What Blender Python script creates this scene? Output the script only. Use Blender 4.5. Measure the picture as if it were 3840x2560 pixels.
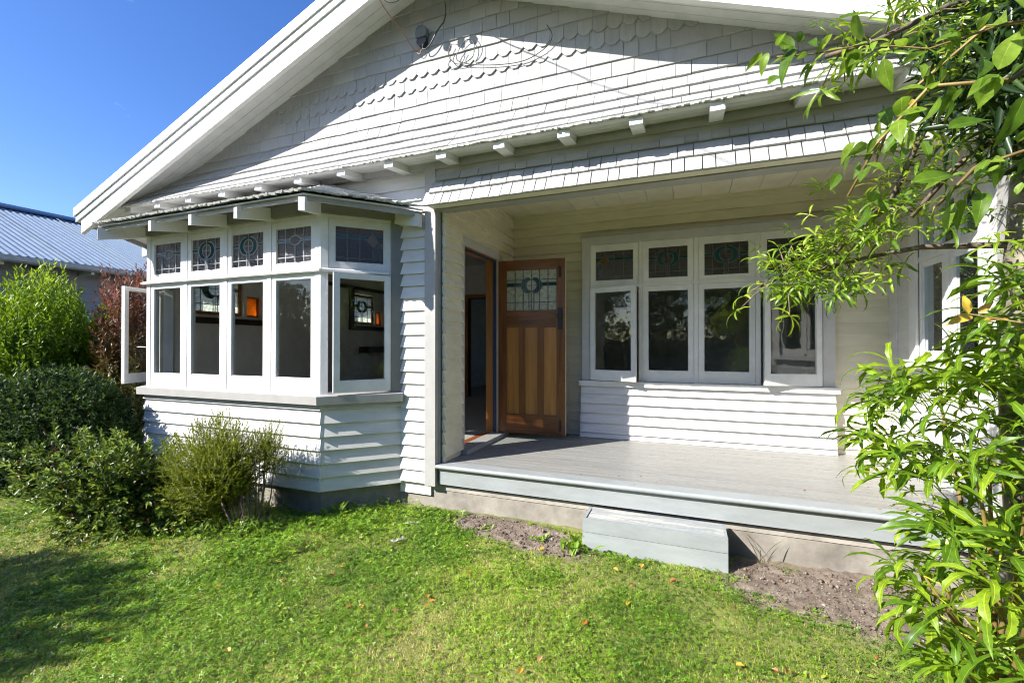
import bpy, math, random
import numpy as np
from mathutils import Matrix, Vector
for o in list(bpy.data.objects): bpy.data.objects.remove(o, do_unlink=True)
S = bpy.context.scene
COL = S.collection
R = math.radians
G = -0.42                                   # ground level; the porch floor is z = 0

# ------------------------------------------------------------------ camera, sky, sun, exposure
cam = bpy.data.cameras.new('camera'); co = bpy.data.objects.new('camera', cam); COL.objects.link(co)
co.location = (2.2384, -3.5236, 1.077); co.rotation_euler = (math.pi/2 + .0073, 0, .3744)
cam.sensor_width = 36; cam.lens = 1691.4/3840*36; cam.clip_start = .05; cam.clip_end = 500
S.camera = co
SUN_EL, SUN_AZ = R(35), R(41)               # light travels towards +X +Y
wd = bpy.data.worlds.new('World'); S.world = wd; wd.use_nodes = True
nt = wd.node_tree; nt.nodes.clear()
wo = nt.nodes.new('ShaderNodeOutputWorld'); bg = nt.nodes.new('ShaderNodeBackground'); sk = nt.nodes.new('ShaderNodeTexSky')
sk.sky_type = 'NISHITA'; sk.sun_disc = False; sk.sun_elevation = SUN_EL; sk.sun_rotation = SUN_AZ + math.pi
sk.altitude = 300; sk.air_density = 1.0; sk.dust_density = .7; sk.ozone_density = 3.0
bg.inputs['Strength'].default_value = .112
hsv = nt.nodes.new('ShaderNodeHueSaturation'); hsv.inputs['Saturation'].default_value = 1.26; hsv.inputs['Hue'].default_value = .514
nt.links.new(sk.outputs[0], hsv.inputs['Color']); 
wtc = nt.nodes.new('ShaderNodeTexCoord'); wmp = nt.nodes.new('ShaderNodeMapping'); wmp.inputs['Scale'].default_value = (2.2, 2.2, 5.0); wmp.inputs['Location'].default_value = (1.35, .4, .2)
wns = nt.nodes.new('ShaderNodeTexNoise'); wns.inputs['Scale'].default_value = 2.6; wns.inputs['Detail'].default_value = 9; wns.inputs['Roughness'].default_value = .62; wns.inputs['Distortion'].default_value = .6
wrp = nt.nodes.new('ShaderNodeValToRGB'); wrp.color_ramp.elements[0].position = .65; wrp.color_ramp.elements[1].position = .86; wrp.color_ramp.elements[1].color = (.6,.6,.6,1)
wmx = nt.nodes.new('ShaderNodeMix'); wmx.data_type = 'RGBA'; wmx.inputs[7].default_value = (7.5,7.7,8.0,1)
nt.links.new(wtc.outputs['Generated'], wmp.inputs['Vector']); nt.links.new(wmp.outputs[0], wns.inputs['Vector']); nt.links.new(wns.outputs['Fac'], wrp.inputs['Fac'])
nt.links.new(wrp.outputs['Color'], wmx.inputs[0]); nt.links.new(hsv.outputs[0], wmx.inputs[6]); nt.links.new(wmx.outputs[2], bg.inputs[0]); nt.links.new(bg.outputs[0], wo.inputs[0])
sl = bpy.data.lights.new('sun', 'SUN'); sl.energy = 5.0; sl.angle = R(.5); sl.color = (1, .95, .87)
so = bpy.data.objects.new('sun', sl); COL.objects.link(so)
ld = Vector((math.sin(SUN_AZ)*math.cos(SUN_EL), math.cos(SUN_AZ)*math.cos(SUN_EL), -math.sin(SUN_EL)))
so.rotation_euler = ld.to_track_quat('-Z', 'Y').to_euler(); so.location = (-8, -10, 12)
S.view_settings.view_transform = 'Standard'; S.view_settings.look = 'None'
S.view_settings.exposure = 1.12; S.view_settings.gamma = 1
S.render.engine = 'CYCLES'
cy = S.cycles
cy.use_denoising = True; cy.use_adaptive_sampling = True; cy.adaptive_threshold = .03; cy.max_bounces = 7; cy.diffuse_bounces = 4; cy.glossy_bounces = 2
cy.transmission_bounces = 4; cy.transparent_max_bounces = 8; cy.caustics_reflective = False; cy.caustics_refractive = False
cy.sample_clamp_indirect = 6; cy.filter_width = 1.1

# ------------------------------------------------------------------ materials
def nodes(name):
    m = bpy.data.materials.new(name); m.use_nodes = True
    t = m.node_tree; b = t.nodes['Principled BSDF']
    return m, t, b
def nd(t, kind, **kw):
    n = t.nodes.new(kind)
    for k, v in kw.items():
        if k in n.inputs: n.inputs[k].default_value = v
        else: setattr(n, k, v)
    return n
def coords(t, scale=(1,1,1)):
    tc = nd(t, 'ShaderNodeTexCoord'); mp = nd(t, 'ShaderNodeMapping'); mp.inputs['Scale'].default_value = scale
    t.links.new(tc.outputs['Object'], mp.inputs['Vector']); return mp.outputs['Vector']
def ramp(t, fac, stops):
    r = nd(t, 'ShaderNodeValToRGB'); e = r.color_ramp.elements
    while len(e) < len(stops): e.new(.5)
    for i, (p, c) in enumerate(stops): e[i].position = p; e[i].color = (*c, 1)
    t.links.new(fac, r.inputs['Fac']); return r.outputs['Color']
def paint(name, c, var=.06, rough=.5, bump=.02, scale=6, grime=.0, gth=(.52,.75), stretch=(1,1,1), rnd=.05, gcol=(.25,.23,.19)):
    m, t, b = nodes(name)
    v = coords(t, stretch)
    n1 = nd(t, 'ShaderNodeTexNoise', Scale=scale, Detail=6.0, Roughness=.6); t.links.new(v, n1.inputs['Vector'])
    c0 = tuple(x*(1-var*1.6) for x in c); c1 = tuple(min(.9, x*(1+var)) for x in c)
    col = ramp(t, n1.outputs['Fac'], [(.3, c0), (.65, c1)])
    oi = nd(t, 'ShaderNodeObjectInfo')
    hs = nd(t, 'ShaderNodeHueSaturation'); t.links.new(col, hs.inputs['Color'])
    mr = nd(t, 'ShaderNodeMapRange'); mr.inputs['To Min'].default_value = 1-rnd; mr.inputs['To Max'].default_value = 1+rnd
    t.links.new(oi.outputs['Random'], mr.inputs['Value']); t.links.new(mr.outputs[0], hs.inputs['Value'])
    out = hs.outputs['Color']
    if grime:
        n2 = nd(t, 'ShaderNodeTexNoise', Scale=2.3, Detail=9.0, Roughness=.72); t.links.new(v, n2.inputs['Vector'])
        g = ramp(t, n2.outputs['Fac'], [(gth[0], (0,0,0)), (gth[1], (grime,)*3)])
        mx = nd(t, 'ShaderNodeMix', data_type='RGBA'); t.links.new(g, mx.inputs[0]); t.links.new(out, mx.inputs[6])
        mx.inputs[7].default_value = (*gcol, 1); out = mx.outputs[2]
    t.links.new(out, b.inputs['Base Color']); b.inputs['Roughness'].default_value = rough
    if bump:
        n3 = nd(t, 'ShaderNodeTexNoise', Scale=45.0, Detail=4.0); t.links.new(v, n3.inputs['Vector'])
        bp = nd(t, 'ShaderNodeBump', Strength=bump*8, Distance=.003); t.links.new(n3.outputs['Fac'], bp.inputs['Height'])
        t.links.new(bp.outputs[0], b.inputs['Normal'])
    return m
def wood(name, ca, cb, axis='z', scale=1.0, rough=.32, cc=None):
    m, t, b = nodes(name)
    st = {'z': (14,14,.9), 'x': (.9,14,14), 'y': (14,.9,14)}[axis]
    v = coords(t, tuple(s*scale for s in st))
    oi = nd(t, 'ShaderNodeObjectInfo'); va = nd(t, 'ShaderNodeVectorMath', operation='ADD'); t.links.new(v, va.inputs[0])
    sc = nd(t, 'ShaderNodeVectorMath', operation='SCALE'); sc.inputs[0].default_value = (7,5,3); t.links.new(oi.outputs['Random'], sc.inputs['Scale'])
    t.links.new(sc.outputs[0], va.inputs[1])
    n = nd(t, 'ShaderNodeTexNoise', Scale=1.1, Detail=7.0, Roughness=.62, Distortion=1.4); t.links.new(va.outputs[0], n.inputs['Vector'])
    stops = [(.28, ca), (.5, cc or tuple((x+y)/2 for x, y in zip(ca, cb))), (.72, cb)]
    t.links.new(ramp(t, n.outputs['Fac'], stops), b.inputs['Base Color'])
    b.inputs['Roughness'].default_value = rough
    bp = nd(t, 'ShaderNodeBump', Strength=.12, Distance=.002); t.links.new(n.outputs['Fac'], bp.inputs['Height']); t.links.new(bp.outputs[0], b.inputs['Normal'])
    return m
def glass(name, tint=(.93,.95,.94), f0=.05, wave=0.0, wscale=9.0, rough=0.0, dist=.01):
    m, t, b = nodes(name); t.nodes.remove(b); out = t.nodes['Material Output']
    tr = nd(t, 'ShaderNodeBsdfTransparent'); tr.inputs[0].default_value = (*tint, 1)
    gl = nd(t, 'ShaderNodeBsdfGlossy'); gl.inputs['Roughness'].default_value = rough
    ge = nd(t, 'ShaderNodeNewGeometry'); dt = nd(t, 'ShaderNodeVectorMath', operation='DOT_PRODUCT')
    t.links.new(ge.outputs['Incoming'], dt.inputs[0]); t.links.new(ge.outputs['Normal'], dt.inputs[1])
    ab = nd(t, 'ShaderNodeMath', operation='ABSOLUTE'); t.links.new(dt.outputs['Value'], ab.inputs[0])
    om = nd(t, 'ShaderNodeMath', operation='SUBTRACT'); om.inputs[0].default_value = 1; t.links.new(ab.outputs[0], om.inputs[1])
    pw = nd(t, 'ShaderNodeMath', operation='POWER'); pw.inputs[1].default_value = 5; t.links.new(om.outputs[0], pw.inputs[0])
    ma = nd(t, 'ShaderNodeMath', operation='MULTIPLY_ADD'); ma.inputs[1].default_value = 1-f0; ma.inputs[2].default_value = f0; t.links.new(pw.outputs[0], ma.inputs[0])
    if wave:
        v = coords(t); n = nd(t, 'ShaderNodeTexNoise', Scale=wscale, Detail=2.0); t.links.new(v, n.inputs['Vector'])
        bp = nd(t, 'ShaderNodeBump', Strength=wave, Distance=dist); t.links.new(n.outputs['Fac'], bp.inputs['Height']); t.links.new(bp.outputs[0], gl.inputs['Normal'])
    mx = nd(t, 'ShaderNodeMixShader'); t.links.new(ma.outputs[0], mx.inputs[0]); t.links.new(tr.outputs[0], mx.inputs[1]); t.links.new(gl.outputs[0], mx.inputs[2])
    t.links.new(mx.outputs[0], out.inputs['Surface']); return m
def leafmat(name, stops, rough=.42, trans=.35, tcol=None, spec=.5):
    """stops: colour by the per-leaf 'tint' attribute (0..1)"""
    m, t, b = nodes(name); out = t.nodes['Material Output']
    at = nd(t, 'ShaderNodeAttribute', attribute_name='tint')
    oi = nd(t, 'ShaderNodeObjectInfo'); ad = nd(t, 'ShaderNodeMath', operation='MULTIPLY_ADD'); ad.inputs[1].default_value = .44; ad.inputs[2].default_value = -.22
    t.links.new(oi.outputs['Random'], ad.inputs[0]); a2 = nd(t, 'ShaderNodeMath', operation='ADD', use_clamp=True)
    t.links.new(ad.outputs[0], a2.inputs[0]); t.links.new(at.outputs['Fac'], a2.inputs[1])
    gp = nd(t, 'ShaderNodeNewGeometry'); ns = nd(t, 'ShaderNodeTexNoise', Scale=38.0, Detail=4.0, Roughness=.65); t.links.new(gp.outputs['Position'], ns.inputs['Vector'])
    mr = nd(t, 'ShaderNodeMapRange'); mr.inputs['From Min'].default_value = .3; mr.inputs['From Max'].default_value = .72; mr.inputs['To Min'].default_value = .62; mr.inputs['To Max'].default_value = 1.22
    t.links.new(ns.outputs['Fac'], mr.inputs['Value'])
    c = ramp(t, a2.outputs[0], stops); h0 = nd(t, 'ShaderNodeHueSaturation'); t.links.new(c, h0.inputs['Color']); t.links.new(mr.outputs[0], h0.inputs['Value']); c = h0.outputs['Color']
    t.links.new(c, b.inputs['Base Color'])
    b.inputs['Roughness'].default_value = rough; b.inputs['Specular IOR Level'].default_value = spec
    tl = nd(t, 'ShaderNodeBsdfTranslucent'); hs = nd(t, 'ShaderNodeHueSaturation'); hs.inputs['Value'].default_value = 1.5; hs.inputs['Hue'].default_value = .485
    t.links.new(c, hs.inputs['Color']); t.links.new(hs.outputs[0], tl.inputs[0])
    mx = nd(t, 'ShaderNodeMixShader'); mx.inputs[0].default_value = trans
    t.links.new(b.outputs[0], mx.inputs[1]); t.links.new(tl.outputs[0], mx.inputs[2]); t.links.new(mx.outputs[0], out.inputs['Surface'])
    return m
def plain(name, c, rough=.5, metal=0.0):
    return paint(name, c, var=.08, rough=rough, bump=.01, scale=18) if not metal else _metal(name, c, rough)
def _metal(name, c, rough):
    m, t, b = nodes(name); b.inputs['Metallic'].default_value = 1; b.inputs['Roughness'].default_value = rough
    n = nd(t, 'ShaderNodeTexNoise', Scale=30.0); t.links.new(coords(t), n.inputs['Vector'])
    t.links.new(ramp(t, n.outputs['Fac'], [(.3, tuple(x*.7 for x in c)), (.7, c)]), b.inputs['Base Color']); return m

M = {}
M['board'] = paint('white_weatherboard_paint', (.66,.655,.64), grime=.22, stretch=(.6,1,3), gcol=(.34,.32,.28))
M['creamboard'] = paint('cream_weatherboard_paint', (.74,.69,.54), grime=.14, stretch=(.6,1,3))
M['creamceil'] = paint('cream_ceiling_paint', (.76,.71,.58), grime=.06)
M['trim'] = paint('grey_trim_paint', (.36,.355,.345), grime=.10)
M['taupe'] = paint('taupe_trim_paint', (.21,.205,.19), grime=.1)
M['casing'] = paint('pale_grey_casing_paint', (.52,.515,.51), grime=.1)
M['white'] = paint('white_joinery_paint', (.72,.72,.71), grime=.10, rough=.4, gcol=(.4,.38,.33))
M['shingle'] = paint('painted_shingle', (.39,.39,.385), var=.07, bump=.06, stretch=(14,14,1.2), scale=5, rnd=.10, rough=.65, grime=.25, gcol=(.25,.24,.22))
M['soffit'] = paint('soffit_paint', (.64,.64,.63), grime=.05)
M['floor'] = paint('grey_porch_floor_paint', (.265,.265,.255), var=.10, grime=.35, stretch=(.5,4,1), rough=.42, gcol=(.30,.27,.22))
M['fascia'] = paint('blue_grey_porch_paint', (.29,.315,.325), var=.07, grime=.2, stretch=(.8,1,3), rough=.4, gcol=(.3,.27,.22))
M['wornpaint'] = paint('worn_step_paint', (.30,.325,.335), var=.08, grime=1.0, gth=(.50,.60), stretch=(1.0,9,3), rough=.5, gcol=(.55,.52,.45))
M['concrete'] = paint('old_concrete', (.27,.25,.22), var=.28, gth=(.42,.68), grime=.6, rough=.85, bump=.06, scale=5, gcol=(.2,.18,.15))
M['lip'] = paint('pale_concrete', (.36,.335,.30), var=.18, grime=.4, rough=.85, bump=.06, scale=7)
M['mossedge'] = paint('weathered_shingle_edge', (.55,.55,.53), var=.25, grime=.75, rough=.85, bump=.1, scale=30, stretch=(9,9,9), gcol=(.10,.09,.075))
M['doorwood'] = wood('dark_varnished_timber', (.085,.03,.009), (.26,.10,.028), 'z')
M['doorrail'] = wood('dark_varnished_rail', (.085,.03,.009), (.25,.098,.028), 'x')
M['doorpanel'] = wood('honey_varnished_panel', (.30,.125,.028), (.54,.255,.068), 'z', .7)
M['jamb'] = wood('orange_varnished_jamb', (.26,.10,.022), (.46,.20,.05), 'z')
M['sill_wood'] = wood('red_timber_threshold', (.22,.06,.02), (.40,.12,.04), 'y')
M['darkwood'] = wood('dark_interior_timber', (.02,.009,.005), (.07,.03,.014), 'y')
M['glass'] = glass('old_window_glass', wave=.25, wscale=7, dist=.004)
M['obscure'] = glass('textured_leadlight_glass', tint=(.55,.52,.50), f0=.07, wave=.9, wscale=55, rough=.08)
M['doorglass'] = paint('obscure_door_glass', (.42,.43,.36), var=.25, rough=.22, bump=.05, scale=30)
M['teal'] = paint('teal_leadlight_glass', (.004,.05,.05), rough=.12, bump=.03, scale=30)
M['amber'] = paint('amber_leadlight_glass', (.13,.075,.012), rough=.1, bump=.02)
M['lead'] = plain('lead_came', (.10,.10,.10), .45)
M['leadlit'] = plain('sunlit_lead_came', (.32,.33,.35), .4)  # lighter copy of the lead, sunlight put into the colour of the bay cames
M['black'] = plain('black_fitting', (.015,.017,.018), .35)
M['bluepaint'] = plain('dark_blue_door_stop', (.02,.04,.09), .5)
M['cream'] = plain('cream_door_edge', (.62,.56,.38), .5)
M['inwall'] = paint('interior_plaster', (.78,.76,.73), grime=.1)
M['infloor'] = paint('interior_carpet', (.36,.34,.32), rough=.95, bump=.08)
M['roof'] = paint('grey_iron_roof', (.35,.36,.37), rough=.4)
M['steel'] = _metal('galvanised_metal', (.6,.6,.6), .4)

# ------------------------------------------------------------------ mesh helpers
WM = {}
class MB:
    def __init__(s, T=None): s.v = []; s.f = []; s.T = T
    def add(s, vs, fs, T=None):
        n = len(s.v); T = T or s.T
        if T is not None: vs = [tuple(T @ Vector(p)) for p in vs]
        s.v += [tuple(p) for p in vs]; s.f += [tuple(i+n for i in f) for f in fs]; return s
    def box(s, x0, x1, y0, y1, z0, z1, T=None):
        vs = [(x0,y0,z0),(x1,y0,z0),(x1,y1,z0),(x0,y1,z0),(x0,y0,z1),(x1,y0,z1),(x1,y1,z1),(x0,y1,z1)]
        return s.add(vs, [(0,3,2,1),(4,5,6,7),(0,1,5,4),(1,2,6,5),(2,3,7,6),(3,0,4,7)], T)
    def ext(s, pts, vec, T=None):
        n = len(pts); vs = list(pts) + [tuple(a+b for a, b in zip(p, vec)) for p in pts]
        fs = [tuple(range(n))[::-1], tuple(range(n, 2*n))] + [(i, (i+1) % n, n+(i+1) % n, n+i) for i in range(n)]
        return s.add(vs, fs, T)
    def tube(s, pts, rad, n=6, T=None):
        P = [Vector(p) for p in pts]
        if not hasattr(rad, '__len__'): rad = [rad]*len(P)
        vs = []; fs = []; ref = Vector((.3,.5,.81))
        for i, p in enumerate(P):
            d = (P[min(i+1, len(P)-1)] - P[max(i-1, 0)]).normalized()
            a = d.cross(ref); a = a.normalized() if a.length > 1e-4 else Vector((1,0,0)); b = d.cross(a)
            for k in range(n):
                an = 2*math.pi*k/n; q = p + (a*math.cos(an) + b*math.sin(an))*rad[i]; vs.append(tuple(q))
        for i in range(len(P)-1):
            for k in range(n): fs.append((i*n+k, i*n+(k+1) % n, (i+1)*n+(k+1) % n, (i+1)*n+k))
        fs.append(tuple(range(n))[::-1]); fs.append(tuple(range((len(P)-1)*n, len(P)*n)))
        return s.add(vs, fs, T)
    def mesh(s, name, mat, smooth=False):
        me = bpy.data.meshes.new(name); me.from_pydata(s.v, [], s.f); me.update()
        if mat: me.materials.append(mat)
        if smooth: me.polygons.foreach_set('use_smooth', [True]*len(me.polygons))
        return me
    def build(s, name, mat, parent=None, smooth=False, mw=None):
        return link(name, s.mesh(name, M[mat] if isinstance(mat, str) else mat, smooth), parent, mw)
def link(name, data, parent=None, mw=None):
    o = bpy.data.objects.new(name, data); COL.objects.link(o)
    mw = mw or Matrix.Identity(4); o.matrix_basis = mw; WM[o] = mw
    if parent: o.parent = parent; o.matrix_parent_inverse = WM[parent].inverted()
    return o
def empty(name, loc, label, cat, group=None):
    o = link(name, None, None, Matrix.Translation(loc)); tag(o, label, cat, group); o.empty_display_size = .2; return o
def tag(o, label=None, cat=None, group=None, kind=None):
    for k, v in (('label', label), ('category', cat), ('group', group), ('kind', kind)):
        if v: o[k] = v
    return o
def plane(ox, oy, ux, uy):                  # local x along the wall, -y outwards, z up
    l = math.hypot(ux, uy); ux /= l; uy /= l
    return Matrix(((ux, -uy, 0, ox), (uy, ux, 0, oy), (0, 0, 1, 0), (0, 0, 0, 1)))
rng = random.Random(7); nr = np.random.default_rng(11)

def vnoise(x, y, seed=0):
    xi = np.floor(x).astype(np.int64); yi = np.floor(y).astype(np.int64); fx = x-xi; fy = y-yi
    fx = fx*fx*(3-2*fx); fy = fy*fy*(3-2*fy)
    def h(a, b):
        n = (a*374761393 + b*668265263 + seed*1442695041) & 0x7fffffff
        n = ((n ^ (n >> 13))*1274126177) & 0x7fffffff
        return ((n ^ (n >> 16)) & 0xffff)/65535.0
    return (h(xi,yi)*(1-fx)+h(xi+1,yi)*fx)*(1-fy) + (h(xi,yi+1)*(1-fx)+h(xi+1,yi+1)*fx)*fy
def fbm(x, y, s, oct=4, seed=0):
    a = 0; amp = .5; t = 0
    for i in range(oct): a = a + amp*vnoise(x*s, y*s, seed+i*17); t += amp; amp *= .5; s *= 2.03
    return a/t
def soil_mask(x, y):
    """1 where the bed along the foundation is bare earth"""
    e = (fbm(x, y, 3.1, 4, 5)-.5)*.5 + (fbm(x, y, 11, 3, 6)-.5)*.35
    a = 1 - (((x-.95)/.72)**2 + ((y+.20+.18*(x-.95))/.24)**2)
    b = 1 - (((x-3.25)/.85)**2 + ((y+.20)/.56)**2)
    s = np.maximum(a, b) + e*1.8
    return np.clip(s*1.5+.25, 0, 1)
def ground_z(x, y):
    z = G + (fbm(x, y, 1.3, 3, 3)-.5)*.05 + (fbm(x, y, 14, 3, 9)-.5)*.02
    near = np.exp(-((y+.02)/.22)**2)*np.exp(-((x-.8)/1.0)**2)
    return z + near*.035 + soil_mask(x, y)*(fbm(x, y, 30, 3, 21)-.5)*.04

# ------------------------------------------------------------------ ground
def build_ground():
    m, t, b = nodes('soil_and_thatch')
    v = coords(t)
    at = nd(t, 'ShaderNodeAttribute', attribute_name='soil')
    n1 = nd(t, 'ShaderNodeTexNoise', Scale=9.0, Detail=8.0, Roughness=.7); t.links.new(v, n1.inputs['Vector'])
    earth = ramp(t, n1.outputs['Fac'], [(.3, (.10,.075,.055)), (.52, (.21,.165,.13)), (.75, (.36,.30,.25))])
    n2 = nd(t, 'ShaderNodeTexNoise', Scale=3.0, Detail=8.0); t.links.new(v, n2.inputs['Vector'])
    th = ramp(t, n2.outputs['Fac'], [(.35, (.13,.15,.04)), (.65, (.26,.27,.08))])
    mx = nd(t, 'ShaderNodeMix', data_type='RGBA'); t.links.new(at.outputs['Fac'], mx.inputs[0]); t.links.new(th, mx.inputs[6]); t.links.new(earth, mx.inputs[7])
    t.links.new(mx.outputs[2], b.inputs['Base Color']); b.inputs['Roughness'].default_value = .95
    n3 = nd(t, 'ShaderNodeTexNoise', Scale=60.0, Detail=6.0, Roughness=.7); t.links.new(v, n3.inputs['Vector'])
    bp = nd(t, 'ShaderNodeBump', Strength=.9, Distance=.012); t.links.new(n3.outputs['Fac'], bp.inputs['Height']); t.links.new(bp.outputs[0], b.inputs['Normal'])
    def axis(lo, hi, c0, c1, fine):
        mid = np.arange(c0, c1, fine); l = [c0]; st = fine
        while l[-1] > lo: st *= 1.35; l.append(l[-1]-st)
        r = [c1]; st = fine
        while r[-1] < hi: st *= 1.35; r.append(r[-1]+st)
        return np.concatenate([np.array(l[::-1][:-1]), mid, np.array(r)])
    xs = axis(-180, 180, -3.0, 4.4, .025); ys = axis(-180, 180, -2.7, .12, .025)
    X, Y = np.meshgrid(xs, ys); Z = ground_z(X, Y)
    nx, ny = len(xs), len(ys)
    me = bpy.data.meshes.new('ground'); idx = np.arange(nx*ny).reshape(ny, nx)
    q = np.stack([idx[:-1,:-1], idx[:-1,1:], idx[1:,1:], idx[1:,:-1]], -1).reshape(-1, 4)
    fast_mesh(me, np.stack([X, Y, Z], -1).reshape(-1, 3), q)
    a = me.attributes.new('soil', 'FLOAT', 'POINT'); a.data.foreach_set('value', soil_mask(X, Y).ravel().astype(np.float32))
    me.polygons.foreach_set('use_smooth', np.ones(len(q), bool)); me.materials.append(m)
    tag(link('ground', me), kind='structure')
def fast_mesh(me, v, f):
    f = np.asarray(f, np.int32); k = f.shape[1]
    me.vertices.add(len(v)); me.vertices.foreach_set('co', np.asarray(v, np.float32).ravel())
    me.loops.add(f.size); me.loops.foreach_set('vertex_index', f.ravel())
    me.polygons.add(len(f)); me.polygons.foreach_set('loop_start', np.arange(0, f.size, k, dtype=np.int32))
    me.update(calc_edges=True)
build_ground()

# ------------------------------------------------------------------ the house
H = empty('weatherboard_house', (0,0,G), 'white timber bungalow with shingled gable, bay window and recessed porch', 'house')
def board(parent, T, x0, x1, zb, e, tb=.031, tt=.005, mat='board', tilt=0, mit=(0,0)):
    b = MB(T); h = e+.018
    j = [rng.uniform(-.0012,.0012) for _ in range(2)]
    prof = lambda x, k: [(x, .004, zb+j[0]), (x+k*tb, -tb-tilt, zb+j[0]), (x+k*tt, -tt, zb+h), (x, .004, zb+h)]
    a, c = prof(x0, -mit[0]), prof(x1, mit[1])
    b.add(a+c, [(0,1,2,3),(7,6,5,4),(0,4,5,1),(1,5,6,2),(2,6,7,3),(3,7,4,0)])
    return b.build('weatherboard', mat, parent)
def wall_boards(parent, T, x0, x1, z0, z1, e, holes=(), **kw):
    n = round((z1-z0)/e)
    for i in range(n):
        zb = z0+i*e; segs = [(x0, x1)]
        for hx0, hx1, hz0, hz1 in holes:
            if zb+e*.5 > hz0 and zb+e*.5 < hz1:
                segs = [q for s in segs for q in ((s[0], min(s[1], hx0)), (max(s[0], hx1), s[1])) if q[1]-q[0] > .01]
        for s in segs: board(parent, T, s[0], s[1], zb, e, **kw)

# -- foundation
f = MB(); f.box(-.335, 4.25, .085, .25, G-.3, -.245); fo = f.build('foundation_wall', 'concrete', H)
f = MB(); f.box(-.335, 4.25, .078, .25, -.245, -.20); f.build('foundation_lip', 'lip', fo)
f = MB(); f.ext([(-3.66,.06,G-.3),(-3.16,-.41,G-.3),(-.80,-.41,G-.3),(-.31,.085,G-.3),(-.31,.3,G-.3),(-3.66,.3,G-.3)], (0,0,.3+.19)); fo2 = f.build('foundation_wall', 'concrete', H)
f = MB(); f.ext([(-3.67,.052,G+.19),(-3.165,-.418,G+.19),(-.797,-.418,G+.19),(-.305,.077,G+.19),(-.305,.3,G+.19),(-3.67,.3,G+.19)], (0,0,.028)); f.build('foundation_lip', 'lip', fo2)

# -- interior shell (rooms behind the windows and the open door)
def inner(name, mat, boxes, parent=H):
    m = MB()
    for b in boxes: m.box(*b)
    return m.build(name, mat, parent)
inner('interior_floor', 'infloor', [(-3.75,.03,.16,5,-.12,-.012), (.14,4.0,1.96,5,-.12,-.012), (-3.1,-.85,-.36,.16,-.12,-.012), (-3,1,5.1,8,-.12,-.012)])
inner('interior_ceiling', 'inwall', [(-3.9,.03,.06,5.1,2.74,2.8), (.14,4.2,1.96,5.1,2.74,2.8), (-3,1,5.1,8,2.74,2.8)])
W1, W2 = (.36,1.12,1.48,2.08), (3.40,4.04,1.48,2.06)
inner('interior_wall', 'inwall', [(-3.9,-3.75,.06,5,-.3,1.48), (-3.9,-3.75,.06,5,2.08,2.74), (-3.9,-3.75,.06,.36,1.48,2.08), (-3.9,-3.75,1.12,1.17,1.48,2.08), (-3.9,-3.75,1.40,3.40,1.48,2.08), (-3.9,-3.75,1.17,1.40,1.78,2.08), (-3.9,-3.75,4.04,4.09,1.48,2.08), (-3.9,-3.75,4.28,5,1.48,2.08), (-3.9,-3.75,4.09,4.28,1.75,2.08)])
inner('interior_wall', 'inwall', [(-3.9,-2.1,5,5.1,-.1,2.74), (-1.3,4.1,5,5.1,-.1,2.74), (-2.1,-1.3,5,5.1,2.05,2.74)])
inner('interior_wall', 'inwall', [(.03,.13,.16,.48,-.1,2.74), (.03,.13,1.36,5,-.1,2.74), (.03,.13,.48,1.36,2.12,2.74)])
inner('interior_wall', 'inwall', [(.135,1.12,1.88,1.96,-.1,2.74), (3.5,4.1,1.88,1.96,-.1,2.74), (1.12,3.5,1.88,1.96,-.1,.66), (1.12,3.5,1.88,1.96,2.26,2.74), (4.0,4.1,1.96,5,-.1,2.74)])
inner('interior_wall', 'inwall', [(-3.9,.03,.06,.16,2.26,2.74), (-3.9,-3.62,.06,.16,-.3,2.26), (-.30,.03,.06,.16,-.3,2.26)])
inner('interior_wall', 'inwall', [(-3,-2.9,5.1,8,-.1,2.74), (-3,1,8,8.1,-.1,2.74), (1,1.1,5.1,8,-.1,1.0), (1,1.1,5.1,8,2.3,2.74), (1,1.1,5.1,5.6,1,2.3), (1,1.1,7.5,8,1,2.3)])
inner('picture_rail', 'darkwood', [(-3.75,-3.715,.2,4.95,2.14,2.2), (-3.75,-3.715,.2,.3,1.4,2.14), (-3.75,-3.715,3.28,3.40,1.4,2.14), (-3.75,-3.70,.2,1.45,1.36,1.44), (-3.75,-3.70,3.28,4.3,1.36,1.44)])
inner('mantelpiece', 'darkwood', [(-3.74,-3.5,3.55,4.75,.92,1.04), (-3.74,-3.58,4.45,4.7,-.01,.92)])
inner('inner_door_frame', 'jamb', [(-2.18,-2.1,4.97,5.13,-.01,2.13), (-1.3,-1.22,4.97,5.13,-.01,2.13), (-2.1,-1.3,4.97,5.13,2.05,2.13)])

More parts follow.
